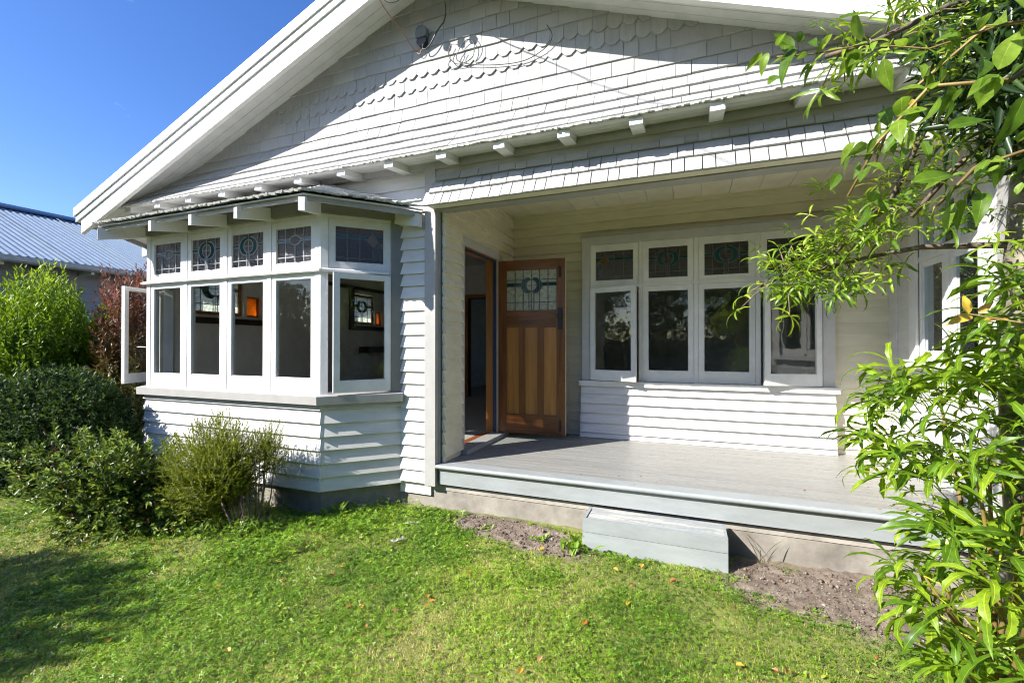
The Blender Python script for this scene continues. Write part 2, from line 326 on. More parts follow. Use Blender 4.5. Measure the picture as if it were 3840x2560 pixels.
# -- windows ---------------------------------------------------------------
def arc(cx, cz, rx, rz, a0, a1, n=14): return [(cx+rx*math.cos(a0+(a1-a0)*i/n), cz+rz*math.sin(a0+(a1-a0)*i/n)) for i in range(n+1)]
def lead(T, x0, x1, z0, z1, kind, y, part, cw=.0075, mat='lead', flip=False):
    """came pattern on a pane: thin lead bars, teal band, roundel / oval / diamond"""
    w, h = x1-x0, z1-z0
    X = (lambda u: x1-u*w) if flip else (lambda u: x0+u*w)
    Zf = lambda v: z0+v*h
    c = MB(T)
    def bar(u0, v0, u1, v1, k=1.0):
        ax, az, bx, bz = X(u0), Zf(v0), X(u1), Zf(v1); L = math.hypot(bx-ax, bz-az)
        nx, nz = -(bz-az)/L*cw*k/2, (bx-ax)/L*cw*k/2
        c.ext([(ax+nx,y-.004,az+nz),(ax-nx,y-.004,az-nz),(bx-nx,y-.004,bz-nz),(bx+nx,y-.004,bz+nz)], (0,.008,0))
    def poly(pts):
        for p, q in zip(pts, pts[1:]): bar(*p, *q)
    teal = MB(T)
    def fillp(pts): teal.ext([(X(u), y-.0025, Zf(v)) for u, v in pts], (0,.004,0))
    bv0, bv1 = .60, .68
    if kind in ('round', 'door'):
        asp = w/h; rr = .155; rx, rz = rr, rr*asp
        if kind == 'door': rr = .115; rx, rz = rr, rr*asp
        cz = .62; Ro, Ri = 1.0, 1.0
        for sgn in (-1, 1):
            out = arc(.5+sgn*rx*.42, cz, rx*1.35, rz*1.32, math.pi/2, math.pi*1.5) if sgn < 0 else arc(.5+sgn*rx*.42, cz, rx*1.35, rz*1.32, math.pi/2, -math.pi/2)
            inn = arc(.5, cz, rx*.95, rz*.95, math.pi/2, math.pi*1.5) if sgn < 0 else arc(.5, cz, rx*.95, rz*.95, math.pi/2, -math.pi/2)
            for i in range(len(out)-1):
                fillp([out[i], out[i+1], inn[i+1], inn[i]])
            poly(out)
        poly(arc(.5, cz, rx*.95, rz*.95, 0, 2*math.pi, 20))
        e0, e1 = .5-rx*1.72, .5+rx*1.72
        for a, b in ((0, e0), (e1, 1)):
            fillp([(a,bv0),(b,bv0),(b,bv1),(a,bv1)]); bar(a, bv0, b, bv0, .7); bar(a, bv1, b, bv1, .7)
        bar(.5-rx, cz, .5+rx, cz, .6); bar(.5, 0, .5, 1, .8)
        cols = (.2, .8) if kind == 'round' else (.17,.335,.665,.83)
        for u in cols: bar(u, 0, u, 1)
        bar(0, .2, 1, .2)
        if kind == 'door': bar(0, .76, .5-rx*1.2, .76); bar(.5+rx*1.2, .76, 1, .76); bar(.45,0,.45,cz-rz); bar(.55,0,.55,cz-rz)
        else: bar(.455,0,.455,cz-rz); bar(.545,0,.545,cz-rz)
    elif kind == 'oval':
        o = arc(.52, .64, .15, .13, 0, 2*math.pi, 18); poly(o)
        for a, b in ((0,.37),(.67,1)): fillp([(a,bv0),(b,bv0),(b,bv1+.01),(a,bv1+.01)]); bar(a, bv0, b, bv0, .7); bar(a, bv1+.01, b, bv1+.01, .7)
        for u in (.25,.52,.77): bar(u, 0, u, .51 if u == .52 else 1)
        bar(.52,.77,.52,1); bar(0,.17,1,.17)
    elif kind == 'diamond':
        d = [(.76,.84),(.89,.64),(.77,.48),(.64,.66),(.76,.84)]; poly(d)
        poly([(.89,.64),(.99,.50),(.92,.40),(.80,.50)])
        fillp([(0,.67),(.64,.67),(.64,.76),(0,.76)]); fillp([(.86,.69),(1,.69),(1,.76),(.84,.76)])
        for u in (.25,.5): bar(u, 0, u, 1)
        bar(.77,0,.77,.48); bar(.92,0,.92,.40); bar(.76,.84,.76,1); bar(0,.13,1,.13); bar(0,.67,.64,.67,.6); bar(0,.76,.70,.76,.6)
        MB(T).ext([(X(u), y-.003, Zf(v)) for u, v in d[:4]], (0,.004,0)).build('amber_glass', 'amber', part)
    c.build('lead_came', mat, part); teal.build('teal_glass', 'teal', part)
def sash(T, x0, x1, z0, z1, st=.055, tp=.05, bt=.06, y=.0, th=.036, leadk=None, hinge=None, ang=0, lmat='lead', flip=False, label=None, glassm=None, mat='white'):
    if hinge is not None:
        hx = x0 if hinge < 0 else x1
        T = T @ Matrix.Translation((hx, y, 0)) @ Matrix.Rotation(ang, 4, 'Z') @ Matrix.Translation((-hx, -y, 0))
    b = MB(T)
    b.box(x0, x0+st, y, y+th, z0, z1); b.box(x1-st, x1, y, y+th, z0, z1)
    b.box(x0+st, x1-st, y+.001, y+th-.001, z0, z0+bt); b.box(x0+st, x1-st, y+.001, y+th-.001, z1-tp, z1)
    # putty bead inside the rebate
    for a in ((x0+st, x0+st+.006, z0+bt, z1-tp), (x1-st-.006, x1-st, z0+bt, z1-tp)): b.box(a[0], a[1], y+.009, y+.016, a[2], a[3])
    b.box(x0+st+.006, x1-st-.006, y+.009, y+.016, z0+bt, z0+bt+.006); b.box(x0+st+.006, x1-st-.006, y+.009, y+.016, z1-tp-.006, z1-tp)
    w = b.build('window', mat, H)
    if label: w['label'] = label
    p = MB(T); p.box(x0+st-.004, x1-st+.004, y+.017, y+.020, z0+bt-.004, z1-tp+.004)
    p.build('pane', glassm or ('obscure' if leadk else 'glass'), w)
    if leadk: lead(T, x0+st, x1-st, z0+bt, z1-tp, leadk, y+.0165, w, mat=lmat, flip=flip)
    return w
M['frosted'] = leafmat('frosted_leadlight', [(0,(.62,.66,.62)),(1,(.8,.82,.8))], rough=.2, trans=.75)
for w_, k_ in ((W1,'round'), (W2,'round')):
    sash(plane(-3.83, w_[1], 0, -1), 0, w_[1]-w_[0], w_[2], w_[3], st=.045, tp=.045, bt=.045, y=0, leadk=k_, glassm='frosted', mat='jamb')
M['amberglow'] = leafmat('added_amber_glow', [(0,(.78,.40,.06)),(1,(.85,.48,.09))], rough=.15, trans=.8)  # added panes that imitate the orange glow of sunlit timber inside
for y0_, y1_, z1_ in ((1.172,1.398,1.778), (4.092,4.278,1.748)):  # extra side windows, put in only to glow orange in the sun
    wp = MB(); wp.box(-3.84,-3.80,y0_,y0_+.02,1.482,z1_); wp.box(-3.84,-3.80,y1_-.02,y1_,1.482,z1_); wp.box(-3.84,-3.80,y0_+.02,y1_-.02,1.482,1.505); wp.box(-3.84,-3.80,y0_+.02,y1_-.02,z1_-.023,z1_)
    wp = wp.build('window', 'jamb', H); MB().box(-3.824,-3.820,y0_+.018,y1_-.018,1.50,z1_-.02).build('pane', 'amberglow', wp)
# bay front
TB = plane(0, -.45, 1, 0)
fr = MB(TB)
XL, XR = -3.19, -.78
for a, b in ((XL,-3.131),(-2.595,-2.545),(-2.01,-1.96),(-1.425,-1.375),(-.84,XR)): fr.box(a, b, 0, .09, .64, 2.236)
for a, b in ((-3.131,-2.595),(-2.545,-2.01),(-1.96,-1.425),(-1.375,-.84)):
    fr.box(a, b, .002, .088, 2.203, 2.236); fr.box(a, b, .002, .088, 1.717, 1.753); fr.box(a, b, .004, .088, .64, .655)
frm = fr.build('window_frame', 'white', H)
t_ = MB(TB); t_.ext([(XL-.04,-.004,1.755),(XL-.04,-.036,1.742),(XL-.04,-.036,1.724),(XL-.04,-.004,1.716)], (XR-XL+.06,0,0)); t_.build('transom', 'white', frm)
SX = ((-3.129,-2.597),(-2.543,-2.012),(-1.958,-1.427),(-1.373,-.842))
for i, (a, b) in enumerate(SX):
    sash(TB, a, b, .657, 1.715, st=.054, tp=.045, bt=.118, y=.006)
    sash(TB, a, b, 1.757, 2.201, st=.054, tp=.055, bt=.063, y=.006, leadk=('oval','round','round','oval')[i], lmat='leadlit')
# angled right facet
TR = plane(XR, -.45, 1, 1); LF = .707
fr = MB(TR); fr.box(0, .062, .0, .09, .64, 2.236); fr.box(.60, .70, -.012, .09, .64, 2.236)
fr.box(.062,.60,.002,.088,2.203,2.236); fr.box(.062,.60,.002,.088,1.717,1.753); fr.box(.062,.60,.004,.088,.64,.655); frm = fr.build('window_frame', 'white', H)
t_ = MB(TR); t_.ext([(-.015,-.004,1.755),(-.015,-.036,1.742),(-.015,-.036,1.724),(-.015,-.004,1.716)], (.60,0,0)); t_.build('transom', 'white', frm)
t_ = MB(TR); t_.box(.605,.735,-.02,-.0125,.64,2.236); t_.build('grey_trim_board', 'taupe', frm)
sash(TR, .064, .598, 1.757, 2.201, st=.054, tp=.055, bt=.063, y=.006, leadk='diamond')
sash(TR, .10, .598, .657, 1.712, st=.05, tp=.045, bt=.10, y=-.030, hinge=1, ang=R(7), label='casement standing slightly open on the angled side of the bay')
# angled left facet (its casement stands open beyond the bay corner)
TLf = plane(-3.69, .05, 1, -1)
fr = MB(TLf); fr.box(.0,.10,-.012,.09,.64,2.236); fr.box(.645,.707,.0,.09,.64,2.236)
fr.box(.10,.645,.002,.088,2.203,2.236); fr.box(.10,.645,.002,.088,1.717,1.753); fr.box(.10,.645,.004,.088,.64,.655); fr.build('window_frame', 'white', H)
sash(TLf, .102, .643, 1.757, 2.201, st=.054, tp=.055, bt=.063, y=.006, leadk='diamond', flip=True)
sash(TLf, .102, .62, .657, 1.712, st=.05, tp=.045, bt=.10, y=-.030, hinge=-1, ang=R(-26), label='casement swung wide open past the left corner of the bay')
st = MB(); st.tube([(-3.52,-.27,1.05),(-3.63,-.30,1.055),(-3.635,-.33,1.10)], .005, 5); st.build('casement_stay', 'black', H)
# bay sill (mitred), frieze
def bayband(name, mat, d0, z0, z1, d1=None, top=None):
    """band round the three bay faces, d0 outside the frame plane"""
    k = math.tan(R(22.5)); d1 = d0 if d1 is None else d1
    def ring(d): return [(-3.69-d*.7071, .05-d*.7071), (XL-d*k, -.45-d), (XR+d*k, -.45-d), (-.28+d*.7071, .05-d*.7071)]
    o, o2 = ring(d0), ring(d1); i = ring(-.10); b = MB()
    for n in range(3):
        p = [(*o[n],z0),(*o[n+1],z0),(*i[n+1],z0),(*i[n],z0),(*o2[n],z1),(*o2[n+1],z1),(*i[n+1],z1+(top or 0)),(*i[n],z1+(top or 0))]
        b.add(p, [(0,3,2,1),(4,5,6,7),(0,1,5,4),(1,2,6,5),(2,3,7,6),(3,0,4,7)])
    return b.build(name, mat, H)
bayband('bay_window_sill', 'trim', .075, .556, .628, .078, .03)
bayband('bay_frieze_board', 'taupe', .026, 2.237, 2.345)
bk = bayband('bay_wall', 'board', -.012, -.20, .556)
e = .1185
for T, x0, x1, mit in ((TB, XL-.006, XR+.006, (.41,.41)), (TR, 0, .70, (.41,0)), (TLf, .0, .707, (0,.41))):
    for i in range(7):
        zb = -.206+i*e
        if zb+.03 < .556: board(bk, T @ Matrix.Translation((0,.012,0)), x0, x1, zb, min(e, .556-zb-.018), mit=mit, tb=.037)
# -- main front wall strip beside the bay and above its roof
fw = MB(); fw.box(-3.9, 0.03, .056, .06, 2.24, 2.75); fw.box(-.33, .03, .056, .06, -.2, 2.24); fw = fw.build('front_wall', 'board', H)
TF = plane(0, .052, 1, 0)
wall_boards(fw, TF, -.36, .004, -.187, 2.3, .1130)
wall_boards(fw, TF, -3.9, .004, 2.30, 2.68, .1130)
# corner post
p = MB(); p.box(.0,.111,.0,.062,-.195,2.735); p.box(.075,.118,.062,.105,-.0,2.3); p.build('corner_post', 'trim', H)

# -- porch: side wall with the doorway, back wall with the boxed window, end wall
TS = plane(.133, 0, 0, 1)
sw = MB(); sw.box(.131,.134,.10,.46,0,2.72); sw.box(.131,.134,1.40,1.87,0,2.72); sw.box(.131,.134,.46,1.40,2.12,2.72); sw = sw.build('porch_side_wall', 'creamboard', H)
wall_boards(sw, TS, .09, 1.86, .05, 2.75, .1130, holes=((.44,1.42,-.1,2.17),), tb=.040, mat='creamboard')
MB().box(.134,.150,.09,.44,.0,.055).build('skirting_board', 'creamboard', sw)
c = MB(); c.box(.134,.146,.44,.505,.0,2.165); c.box(.134,.146,1.335,1.41,.0,2.165); c.box(.134,.147,.505,1.335,2.075,2.165)
dc = c.build('door_casing', 'casing', H)
j = MB(); j.box(.0,.132,.487,.508,0,2.09); j.box(.0,.132,1.332,1.353,0,2.09); j.box(.0,.132,.508,1.332,2.062,2.09); j.build('door_jamb', 'jamb', dc)
j = MB(); j.box(.095,.131,1.318,1.331,.06,2.06); j.box(.095,.131,.51,1.318,2.045,2.061); j.build('door_stop', 'bluepaint', dc)
j = MB(); j.box(-.02,.075,.509,1.331,.0,.05); j.build('timber_threshold', 'sill_wood', dc)
j = MB(); j.ext([(.075,.42,-.001),(.215,.42,-.001),(.215,.42,.042),(.075,.42,.056)], (0,1.08,0)); j.build('door_step_sill', 'trim', dc)
# the open door
DA = .094; TD = plane(.150, 1.355, math.cos(DA), math.sin(DA)); DW = .79
door = MB(TD)
door.box(0,.10,0,.042,.058,2.058); door.box(DW-.10,DW,0,.042,.058,2.058); door = door.build('door', 'doorwood', H)
door['label'] = 'varnished timber front door with leadlight, standing open'
r_ = MB(TD); r_.box(.10,DW-.10,.001,.041,1.94,2.058); r_.build('door_rail', 'doorrail', door)
r_ = MB(TD); r_.box(.10,DW-.10,.001,.041,1.275,1.475); r_.build('door_rail', 'doorrail', door)
r_ = MB(TD); r_.box(.10,DW-.10,.001,.041,.058,.275); r_.build('door_rail', 'doorrail', door)
pw = (DW-.2-2*.075)/3
for i in range(3):
    a = .10+i*(pw+.075); q = MB(TD); q.box(a-.004,a+pw+.004,.014,.030,.27,1.28); q.build('door_panel', 'doorpanel', door)
    if i: q = MB(TD); q.box(a-.075,a,.002,.040,.275,1.275); q.build('door_muntin', 'doorwood', door)
q = MB(TD); q.box(.098,DW-.098,.016,.022,1.47,1.945); q.build('pane', 'doorglass', door); lead(TD, .10, DW-.10, 1.475, 1.94, 'door', .0145, door, cw=.009)
q = MB(TD); q.box(DW-.085,DW-.028,-.008,0,1.25,1.50); pl = q.build('handle_plate', 'black', door)
q = MB(TD); q.tube([(DW-.056,-.008,1.40),(DW-.056,-.03,1.40),(DW-.056,-.035,1.40),(DW-.056,-.06,1.40),(DW-.056,-.066,1.40)], [.010,.010,.026,.028,.016], 10); q.build('door_knob', 'black', pl, True)
for z in (1.90,.16):
    q = MB(TD); q.box(DW-.07,DW-.045,-.007,0,z-.06,z+.06); q.tube([(DW-.0575,-.012,z-.05),(DW-.0575,-.012,z+.07)], .006, 6); q.build('barrel_bolt', 'black', door)
q = MB(TD); q.box(DW,DW+.004,.002,.040,.06,2.056); q.build('door_edge', 'cream', door)
# back wall
YB = 1.85; TK = plane(0, YB, 1, 0)
bw = MB(); bw.box(.135,4.02,YB+.004,YB+.03,0,.66); bw.box(.135,1.14,YB+.004,YB+.03,.66,2.26); bw.box(3.48,4.02,YB+.004,YB+.03,.66,2.26); bw.box(.135,4.02,YB+.004,YB+.03,2.26,2.72); bw = bw.build('porch_back_wall', 'creamboard', H)
wall_boards(bw, TK, .14, 4.02, -.062, 2.75, .1130, holes=((1.063,3.568,-.2,2.33),), mat='creamboard')
YW = 1.75; TW = plane(0, YW, 1, 0)
cs = MB(TW); cs.box(1.062,1.152,-.012,.10,.662,2.335); cs.box(3.467,3.569,-.012,.10,.662,2.335); cs.box(1.152,3.467,-.012,.10,2.245,2.335); wc = cs.build('window_casing', 'casing', H)
f = MB(TW); f.box(1.03,3.60,-.06,.10,.60,.66); f.build('window_sill', 'white', wc)
f = MB(TW); f.box(1.05,3.585,-.02,.1,2.336,2.352); f.build('drip_cap', 'trim', wc)
fr = MB(TW)
BX = ((1.154,1.707),(1.752,2.286),(2.331,2.88),(2.925,3.465))
for a, b in ((1.707,1.752),(2.286,2.331),(2.88,2.925)): fr.box(a, b, 0, .09, .662, 2.244)
for a, b in BX: fr.box(a, b, .001, .089, 1.735, 1.778)
fr.build('window_frame', 'white', H)
for i, (a, b) in enumerate(BX):
    sash(TW, a+.002, b-.002, 1.779, 2.243, st=.055, tp=.072, bt=.042, y=.006, leadk=('diamond','round','round','diamond')[i], flip=(i == 0))
    if i == 0: sash(TW, a+.008, b-.004, .668, 1.733, st=.052, tp=.05, bt=.115, y=-.034, hinge=-1, ang=R(-13), label='left casement of the porch window, standing ajar')
    elif i == 3: sash(TW, a+.004, b-.008, .668, 1.733, st=.052, tp=.05, bt=.115, y=-.034, hinge=1, ang=R(13), label='right casement of the porch window, standing ajar')
    else: sash(TW, a+.002, b-.002, .665, 1.734, st=.052, tp=.05, bt=.122, y=.006)
bx = MB(TW); bx.box(1.08,3.55,-.0,.09,.0,.60); bx = bx.build('window_apron', 'board', H)
for i in range(6):
    zb = -.052+i*.1128; x = .012*(5-i)/5
    board(bx, TW, 1.052-x, 3.566+x, max(zb, .002), .1128-(.054 if i == 0 else 0) if i < 5 else .60-zb-.018, tb=.047, tt=.010)
# right end wall of the porch with its window
XE = 4.02; TE = plane(XE, 2.0, 0, -1)       # local x runs towards the street
ew = MB(TE); ew.box(.15,.78,0,.1,0,2.72); ew.box(1.66,2.0,0,.1,0,2.72); ew.box(.78,1.66,0,.1,0,.96); ew.box(.78,1.66,0,.1,2.2,2.72); ew = ew.build('porch_end_wall', 'board', H)
for u in (.36,1.75,1.86): MB(TE).box(u,u+.02,-.012,-.001,0,2.7).build('cover_batten', 'board', ew)
cs = MB(TE); cs.box(.66,.78,-.02,.06,.95,2.32); cs.box(1.66,1.78,-.02,.06,.95,2.32); cs.box(.78,1.66,-.02,.06,2.2,2.32); cs.box(.62,1.82,-.07,.06,.89,.95); wc = cs.build('window_casing', 'white', H)
fr = MB(TE); fr.box(.78,1.66,.0,.06,1.76,1.80); fr.box(1.20,1.255,0,.06,.95,1.76); fr.build('window_frame', 'white', wc)
sash(TE, .785, 1.198, .953, 1.758, st=.05, tp=.04, bt=.07, y=.004); sash(TE, 1.257, 1.655, .953, 1.758, st=.05, tp=.04, bt=.07, y=.004)
for k in range(3): sash(TE, .785+k*.292, .785+k*.292+.286, 1.802, 2.196, st=.04, tp=.04, bt=.04, y=.004)
p = MB(); p.box(3.985,4.13,-.006,.11,-.2,2.31); p.build('corner_post', 'trim', H)
# porch ceiling boards
for k in range(14):
    a = .14+k*.278; MB().box(a, a+.274, .14, 1.86, 2.70, 2.715).build('ceiling_board', 'creamceil', H)
# porch floor
pf = MB(); pf.box(.12,4.1,.05,1.86,-.12,-.026); pf = pf.build('porch_floor', 'fascia', H)
nb = 20; y0 = .142; bwid = (1.862-y0)/nb
for k in range(nb):
    MB().box(.112, 4.05, y0+k*bwid+.003, y0+(k+1)*bwid-.003, -.024, rng.uniform(-.0015,.0005)).build('floorboard', 'floor', pf)
n_ = MB(); prof = [(.112, .140, -.024), (.112, .140, 0)] + [(.112, .016-.019*math.sin(a), -.0185+.0185*math.cos(a)) for a in [i*math.pi/8 for i in range(9)]]
n_.ext(prof[::-1], (3.94,0,0)); n_.build('porch_nosing', 'fascia', pf)
MB().box(.128,4.05,.038,.07,-.180,-.042).build('porch_fascia', 'fascia', pf)

# -- shingles --------------------------------------------------------------
SH = []                                     # (matrix, width, length, kind, weight)
CAM = Vector(co.location)
def shingle_row(xa, xb, pos, up, kind='square', w=(.10,.26), L=.165, lift=.013, gap=None):
    """pos: (y, z) of the butt line, up: (dy, dz) unit vector up the slope"""
    x = xa; U = Vector((0, up[0], up[1])); N = Vector((0, -up[1], up[0]))
    U2 = (U*1.0 - N*lift/L*1.2).normalized()
    while x < xb-.02:
        ww = .1152 if kind == 'hex' else min(rng.choice((rng.uniform(*w), rng.uniform(w[0], (w[0]+w[1])/2))), xb-x+.02)
        dz = 0 if kind == 'hex' else rng.uniform(-.003,.003)
        c = Vector((x+ww/2, pos[0], pos[1])) + N*(lift+rng.uniform(-.0015,.0015)) + U*dz
        X = Vector((1,0,0)); n = X.cross(U2)
        Mx = Matrix(((1, n.x, U2.x, c.x), (0, n.y, U2.y, c.y), (0, n.z, U2.z, c.z), (0,0,0,1)))
        if kind != 'hex': Mx = Mx @ Matrix.Rotation(rng.uniform(-.006,.006), 4, 'Y')
        d = (c-CAM).length; SH.append((Mx, ww-(gap or rng.choice((.002,.003,.0055))), L, kind, ww*L/d/d * (1 if x < 3.3 else .3)))
        x += ww
soff = lambda x: 4.28-.385*abs(x-.03)       # underside of the rake
def half(z): return (4.28-z)/.385
for z in (4.14,4.02,3.893,3.772,3.65): shingle_row(.03-half(z)-.1+rng.uniform(0,.05), .03+half(z)+.1, (-.008, z), (0,1))
shingle_row(.0383-18*.1152+.0, 2.03, (-.008, 3.514), (0,1), 'hex'); shingle_row(.0207-21*.1152+.0, 2.36, (-.008, 3.388), (0,1), 'hex')
for z in (3.265,3.145): shingle_row(.03-half(z)-.1, min(3.6,.03+half(z)+.1), (-.008, z), (0,1))
ycur = lambda z: -.012-.25*((3.2-z)/.49)**2 if z < 3.2 else -.012
zs = [3.145]; zz = 3.145; ac = 0
while zz > 2.71:
    dzz = .004; ac += math.hypot(dzz, ycur(zz-dzz)-ycur(zz)); zz -= dzz
    if ac >= .1225: zs.append(zz); ac = 0
rows = zs[1:5]; rows[-1] = 2.712
skirt_rows = rows
for z in rows:
    a = (ycur(z+.06), z+.06); b = (ycur(z), z); l = math.hypot(a[0]-b[0], .06)
    shingle_row(.03-half(z)-.02 if half(z) < 4.1 else -4.05, 3.75, (ycur(z), z), ((a[0]-b[0])/l, .06/l), L=.16)
for z, y, xl in ((2.547,-.012,.118), (2.425,-.05,.075), (2.300,-.105,.030)):
    u = (.045, .116) if z > 2.5 else (.055,.116); l = math.hypot(*u)
    shingle_row(xl, 4.12, (y, z), (u[0]/l, u[1]/l), w=(.08,.165) if z < 2.4 else (.085,.28), L=.165, gap=.007)
SH.sort(key=lambda s: -s[4])
def shingle_geo(w, L, kind):
    t0, t1 = .017, .002
    if kind == 'hex':
        c = .034; k = .036
        pts = [(-w/2, c), (-w/2+k, 0), (w/2-k, 0), (w/2, c), (w/2, L), (-w/2, L)]
    else: pts = [(-w/2, 0), (w/2, 0), (w/2, L), (-w/2, L)]
    th = lambda z: t0+(t1-t0)*z/L
    n = len(pts); vs = [(x, -th(z), z) for x, z in pts] + [(x, .0, z) for x, z in pts]
    fs = [tuple(range(n)), tuple(range(n, 2*n))[::-1]] + [((i+1) % n, i, n+i, n+(i+1) % n) for i in range(n)]
    return vs, fs
gb = MB(); gb.ext([(-4.3,.003,2.69),(.03,.003,4.30),(4.4,.003,2.67)], (0,.05,0)); gab = gb.build('gable_wall', 'shingle', H)
unit = {}
for i, (Mx, w, L, kind, wt) in enumerate(SH[:285]):
    key = ('hex', 0) if kind == 'hex' else ('sq', round(L, 3))
    if key not in unit:
        b = MB(); b.add(*shingle_geo(.1125 if kind == 'hex' else 1.0, L, kind)); unit[key] = b.mesh('shingle', M['shingle'])
    link('shingle', unit[key], gab, Mx @ (Matrix.Identity(4) if kind == 'hex' else Matrix.Diagonal((w,1,1,1))))
rest = MB()
for Mx, w, L, kind, wt in SH[285:]: rest.add(*shingle_geo(.1125 if kind == 'hex' else w, L, kind), Mx)
tag(rest.build('shingle_courses', 'shingle', gab), kind='stuff')
# skirt underside, rafter tails, drip edge
sk_ = MB(); sk_.ext([(-4.1,-.245,2.695),(-4.1,.05,2.738),(-4.1,.05,2.78),(-4.1,-.235,2.712)], (8.0,0,0)); sk_.build('skirt_soffit', 'soffit', H)
for k in range(3):
    a = -.235+k*.08; MB().ext([(-4.1,a+.002,2.6935+(a+.245)*.146),(-4.1,a+.076,2.6935+(a+.076+.245)*.146),(-4.1,a+.076,2.699+(a+.076+.245)*.146),(-4.1,a+.002,2.699+(a+.245)*.146)], (7.9,0,0)).build('soffit_board', 'soffit', H)
MB().box(.112,4.0,-.012,.04,2.655,2.70).build('frieze_moulding', 'trim', H)
ed = MB(); x = -4.08
while x < 4.0:
    w = rng.uniform(.012,.04); h = rng.uniform(.002,.014); ed.box(x, x+w, -.268-rng.uniform(0,.006), -.245, 2.703-h, 2.710); x += w
tag(ed.build('rough_shingle_edge', 'mossedge', H), kind='stuff')
for k in range(-9, 7):
    x = .788+.528*k
    if x < -4.1: continue
    t_ = MB(); t_.ext([(x,-.238,2.638),(x,.05,2.675),(x,.05,2.735),(x,-.238,2.695)], (.093,0,0)); t_.build('rafter_tail', 'white', H)
t_ = MB(); t_.ext([(-4.42,-.30,2.60),(-4.42,.05,2.60),(-4.42,.05,2.73),(-4.42,-.30,2.70)], (.08,0,0)); t_.build('rafter_tail', 'white', H)
# beam over the porch
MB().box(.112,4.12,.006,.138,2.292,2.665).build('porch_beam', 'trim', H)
MB().box(.09,4.12,-.095,-.001,2.300,2.307).build('beam_soffit', 'creamceil', H)

# -- bay roof
ER = [(-3.97,-.02,2.285), (-3.35,-.80,2.285), (-.62,-.80,2.285), (-.0,-.02,2.30)]; TP = [(-2.86,.03,2.665), (-1.13,.03,2.665)]
br = MB(); d = .014
br.add([*ER, *TP, *[(x,y,z-d) for x,y,z in ER], *[(x,y,z-d) for x,y,z in TP]], [(1,2,5,4),(0,1,4),(2,3,5),(7,10,11,8),(6,10,7),(8,11,9),(0,6,7,1),(1,7,8,2),(2,8,9,3),(3,9,11,5),(0,4,10,6)])
bro = br.build('bay_roof', 'soffit', H)
def facet_courses(a, b, ta, tb, n, name):
    """stepped shingle courses on one slope of the bay roof (a-b eave, ta-tb top)"""
    a, b, ta, tb = map(Vector, (a, b, ta, tb)); nrm = (b-a).cross(ta-a if (ta-a).length > .01 else tb-a).normalized()
    if nrm.z < 0: nrm = -nrm
    for i in range(n):
        f0, f1 = i/n, min(1, (i+1.35)/n)
        p = [a.lerp(ta, f0), b.lerp(tb, f0), b.lerp(tb, f1), a.lerp(ta, f1)]
        off = .034 if i == 0 else .022; L = (p[1]-p[0]).length; x = 0
        while x < L-.01:
            w = rng.uniform(.018,.06) if i == 0 else rng.uniform(.07,.16); x1 = min(L, x+w); s0, s1 = x/L, (x1-.003)/L
            v = [p[0].lerp(p[1], s0)+nrm*off, p[0].lerp(p[1], s1)+nrm*(off+rng.uniform(-.010,.010)), p[3].lerp(p[2], s1)+nrm*.006, p[3].lerp(p[2], s0)+nrm*.006]
            sh = (v[0]-v[3]).normalized()*rng.uniform(0,.012) if i == 0 else Vector()
            v[0] = v[0]+sh; v[1] = v[1]+sh
            lo = [q-nrm*rng.uniform(.010,.024) for q in v]
            BR.add([tuple(q) for q in v+lo], [(0,1,2,3),(7,6,5,4),(0,4,5,1),(1,5,6,2),(2,6,7,3),(3,7,4,0)])
            x = x1
BR = MB(); q = 1.03
facet_courses((-3.37,-.825,2.283), (-.60,-.825,2.283), (-2.86,.0,2.662), (-1.13,.0,2.662), 6, '')
facet_courses((-.60,-.825,2.283), (.0,-.045,2.298), (-1.13,.0,2.662), (-1.09,.0,2.662), 7, '')
facet_courses((-3.97,-.04,2.283), (-3.37,-.825,2.283), (-2.9,.0,2.662), (-2.86,.0,2.662), 7, '')
tag(BR.build('roof_shingles', 'mossedge', bro), kind='stuff')
# its eave boards and tails
for a, b in (((-3.35,-.80),(-.62,-.80)), ((-.62,-.80),(-.0,-.03)), ((-3.97,-.03),(-3.35,-.80))):
    dx, dy = b[0]-a[0], b[1]-a[1]; T = plane(a[0], a[1], dx, dy); L = math.hypot(dx, dy)
    MB(T).box(.0, L, .028, .05, 2.240, 2.285).build('eave_board', 'trim', bro)
def tail(x, y, dx, dy, L, parent=bro):
    T = plane(x, y, dx, dy) @ Matrix.Rotation(math.pi/2, 4, 'Z')     # runs inwards from (x, y)
    b = MB(plane(x, y, -dy, dx)); b.ext([(-.027,.0,2.142),(-.027,L,2.21),(-.027,L,2.33),(-.027,.0,2.248)], (.054,0,0)); return b.build('rafter_tail', 'white', parent)
for x in (-2.534,-1.966,-1.384): b = MB(); b.ext([(x,-.812,2.155),(x,-.44,2.228),(x,-.44,2.345),(x,-.812,2.25)], (.040,0,0)); b.build('rafter_tail', 'white', bro)
for x, y, tx, ty in ((-.622,-.812,-.80,-.44), (-3.345,-.812,-3.18,-.44), (-.02,-.045,-.42,.03), (-3.95,-.05,-3.6,.0)):
    b = MB(); dx, dy = tx-x, ty-y; l = math.hypot(dx, dy); px, py = -dy/l*.026, dx/l*.026
    b.ext([(x+px,y+py,2.142),(tx+px,ty+py,2.225),(tx+px,ty+py,2.345),(x+px,y+py,2.252)], (-2*px,-2*py,0)); b.build('rafter_tail', 'white', bro)

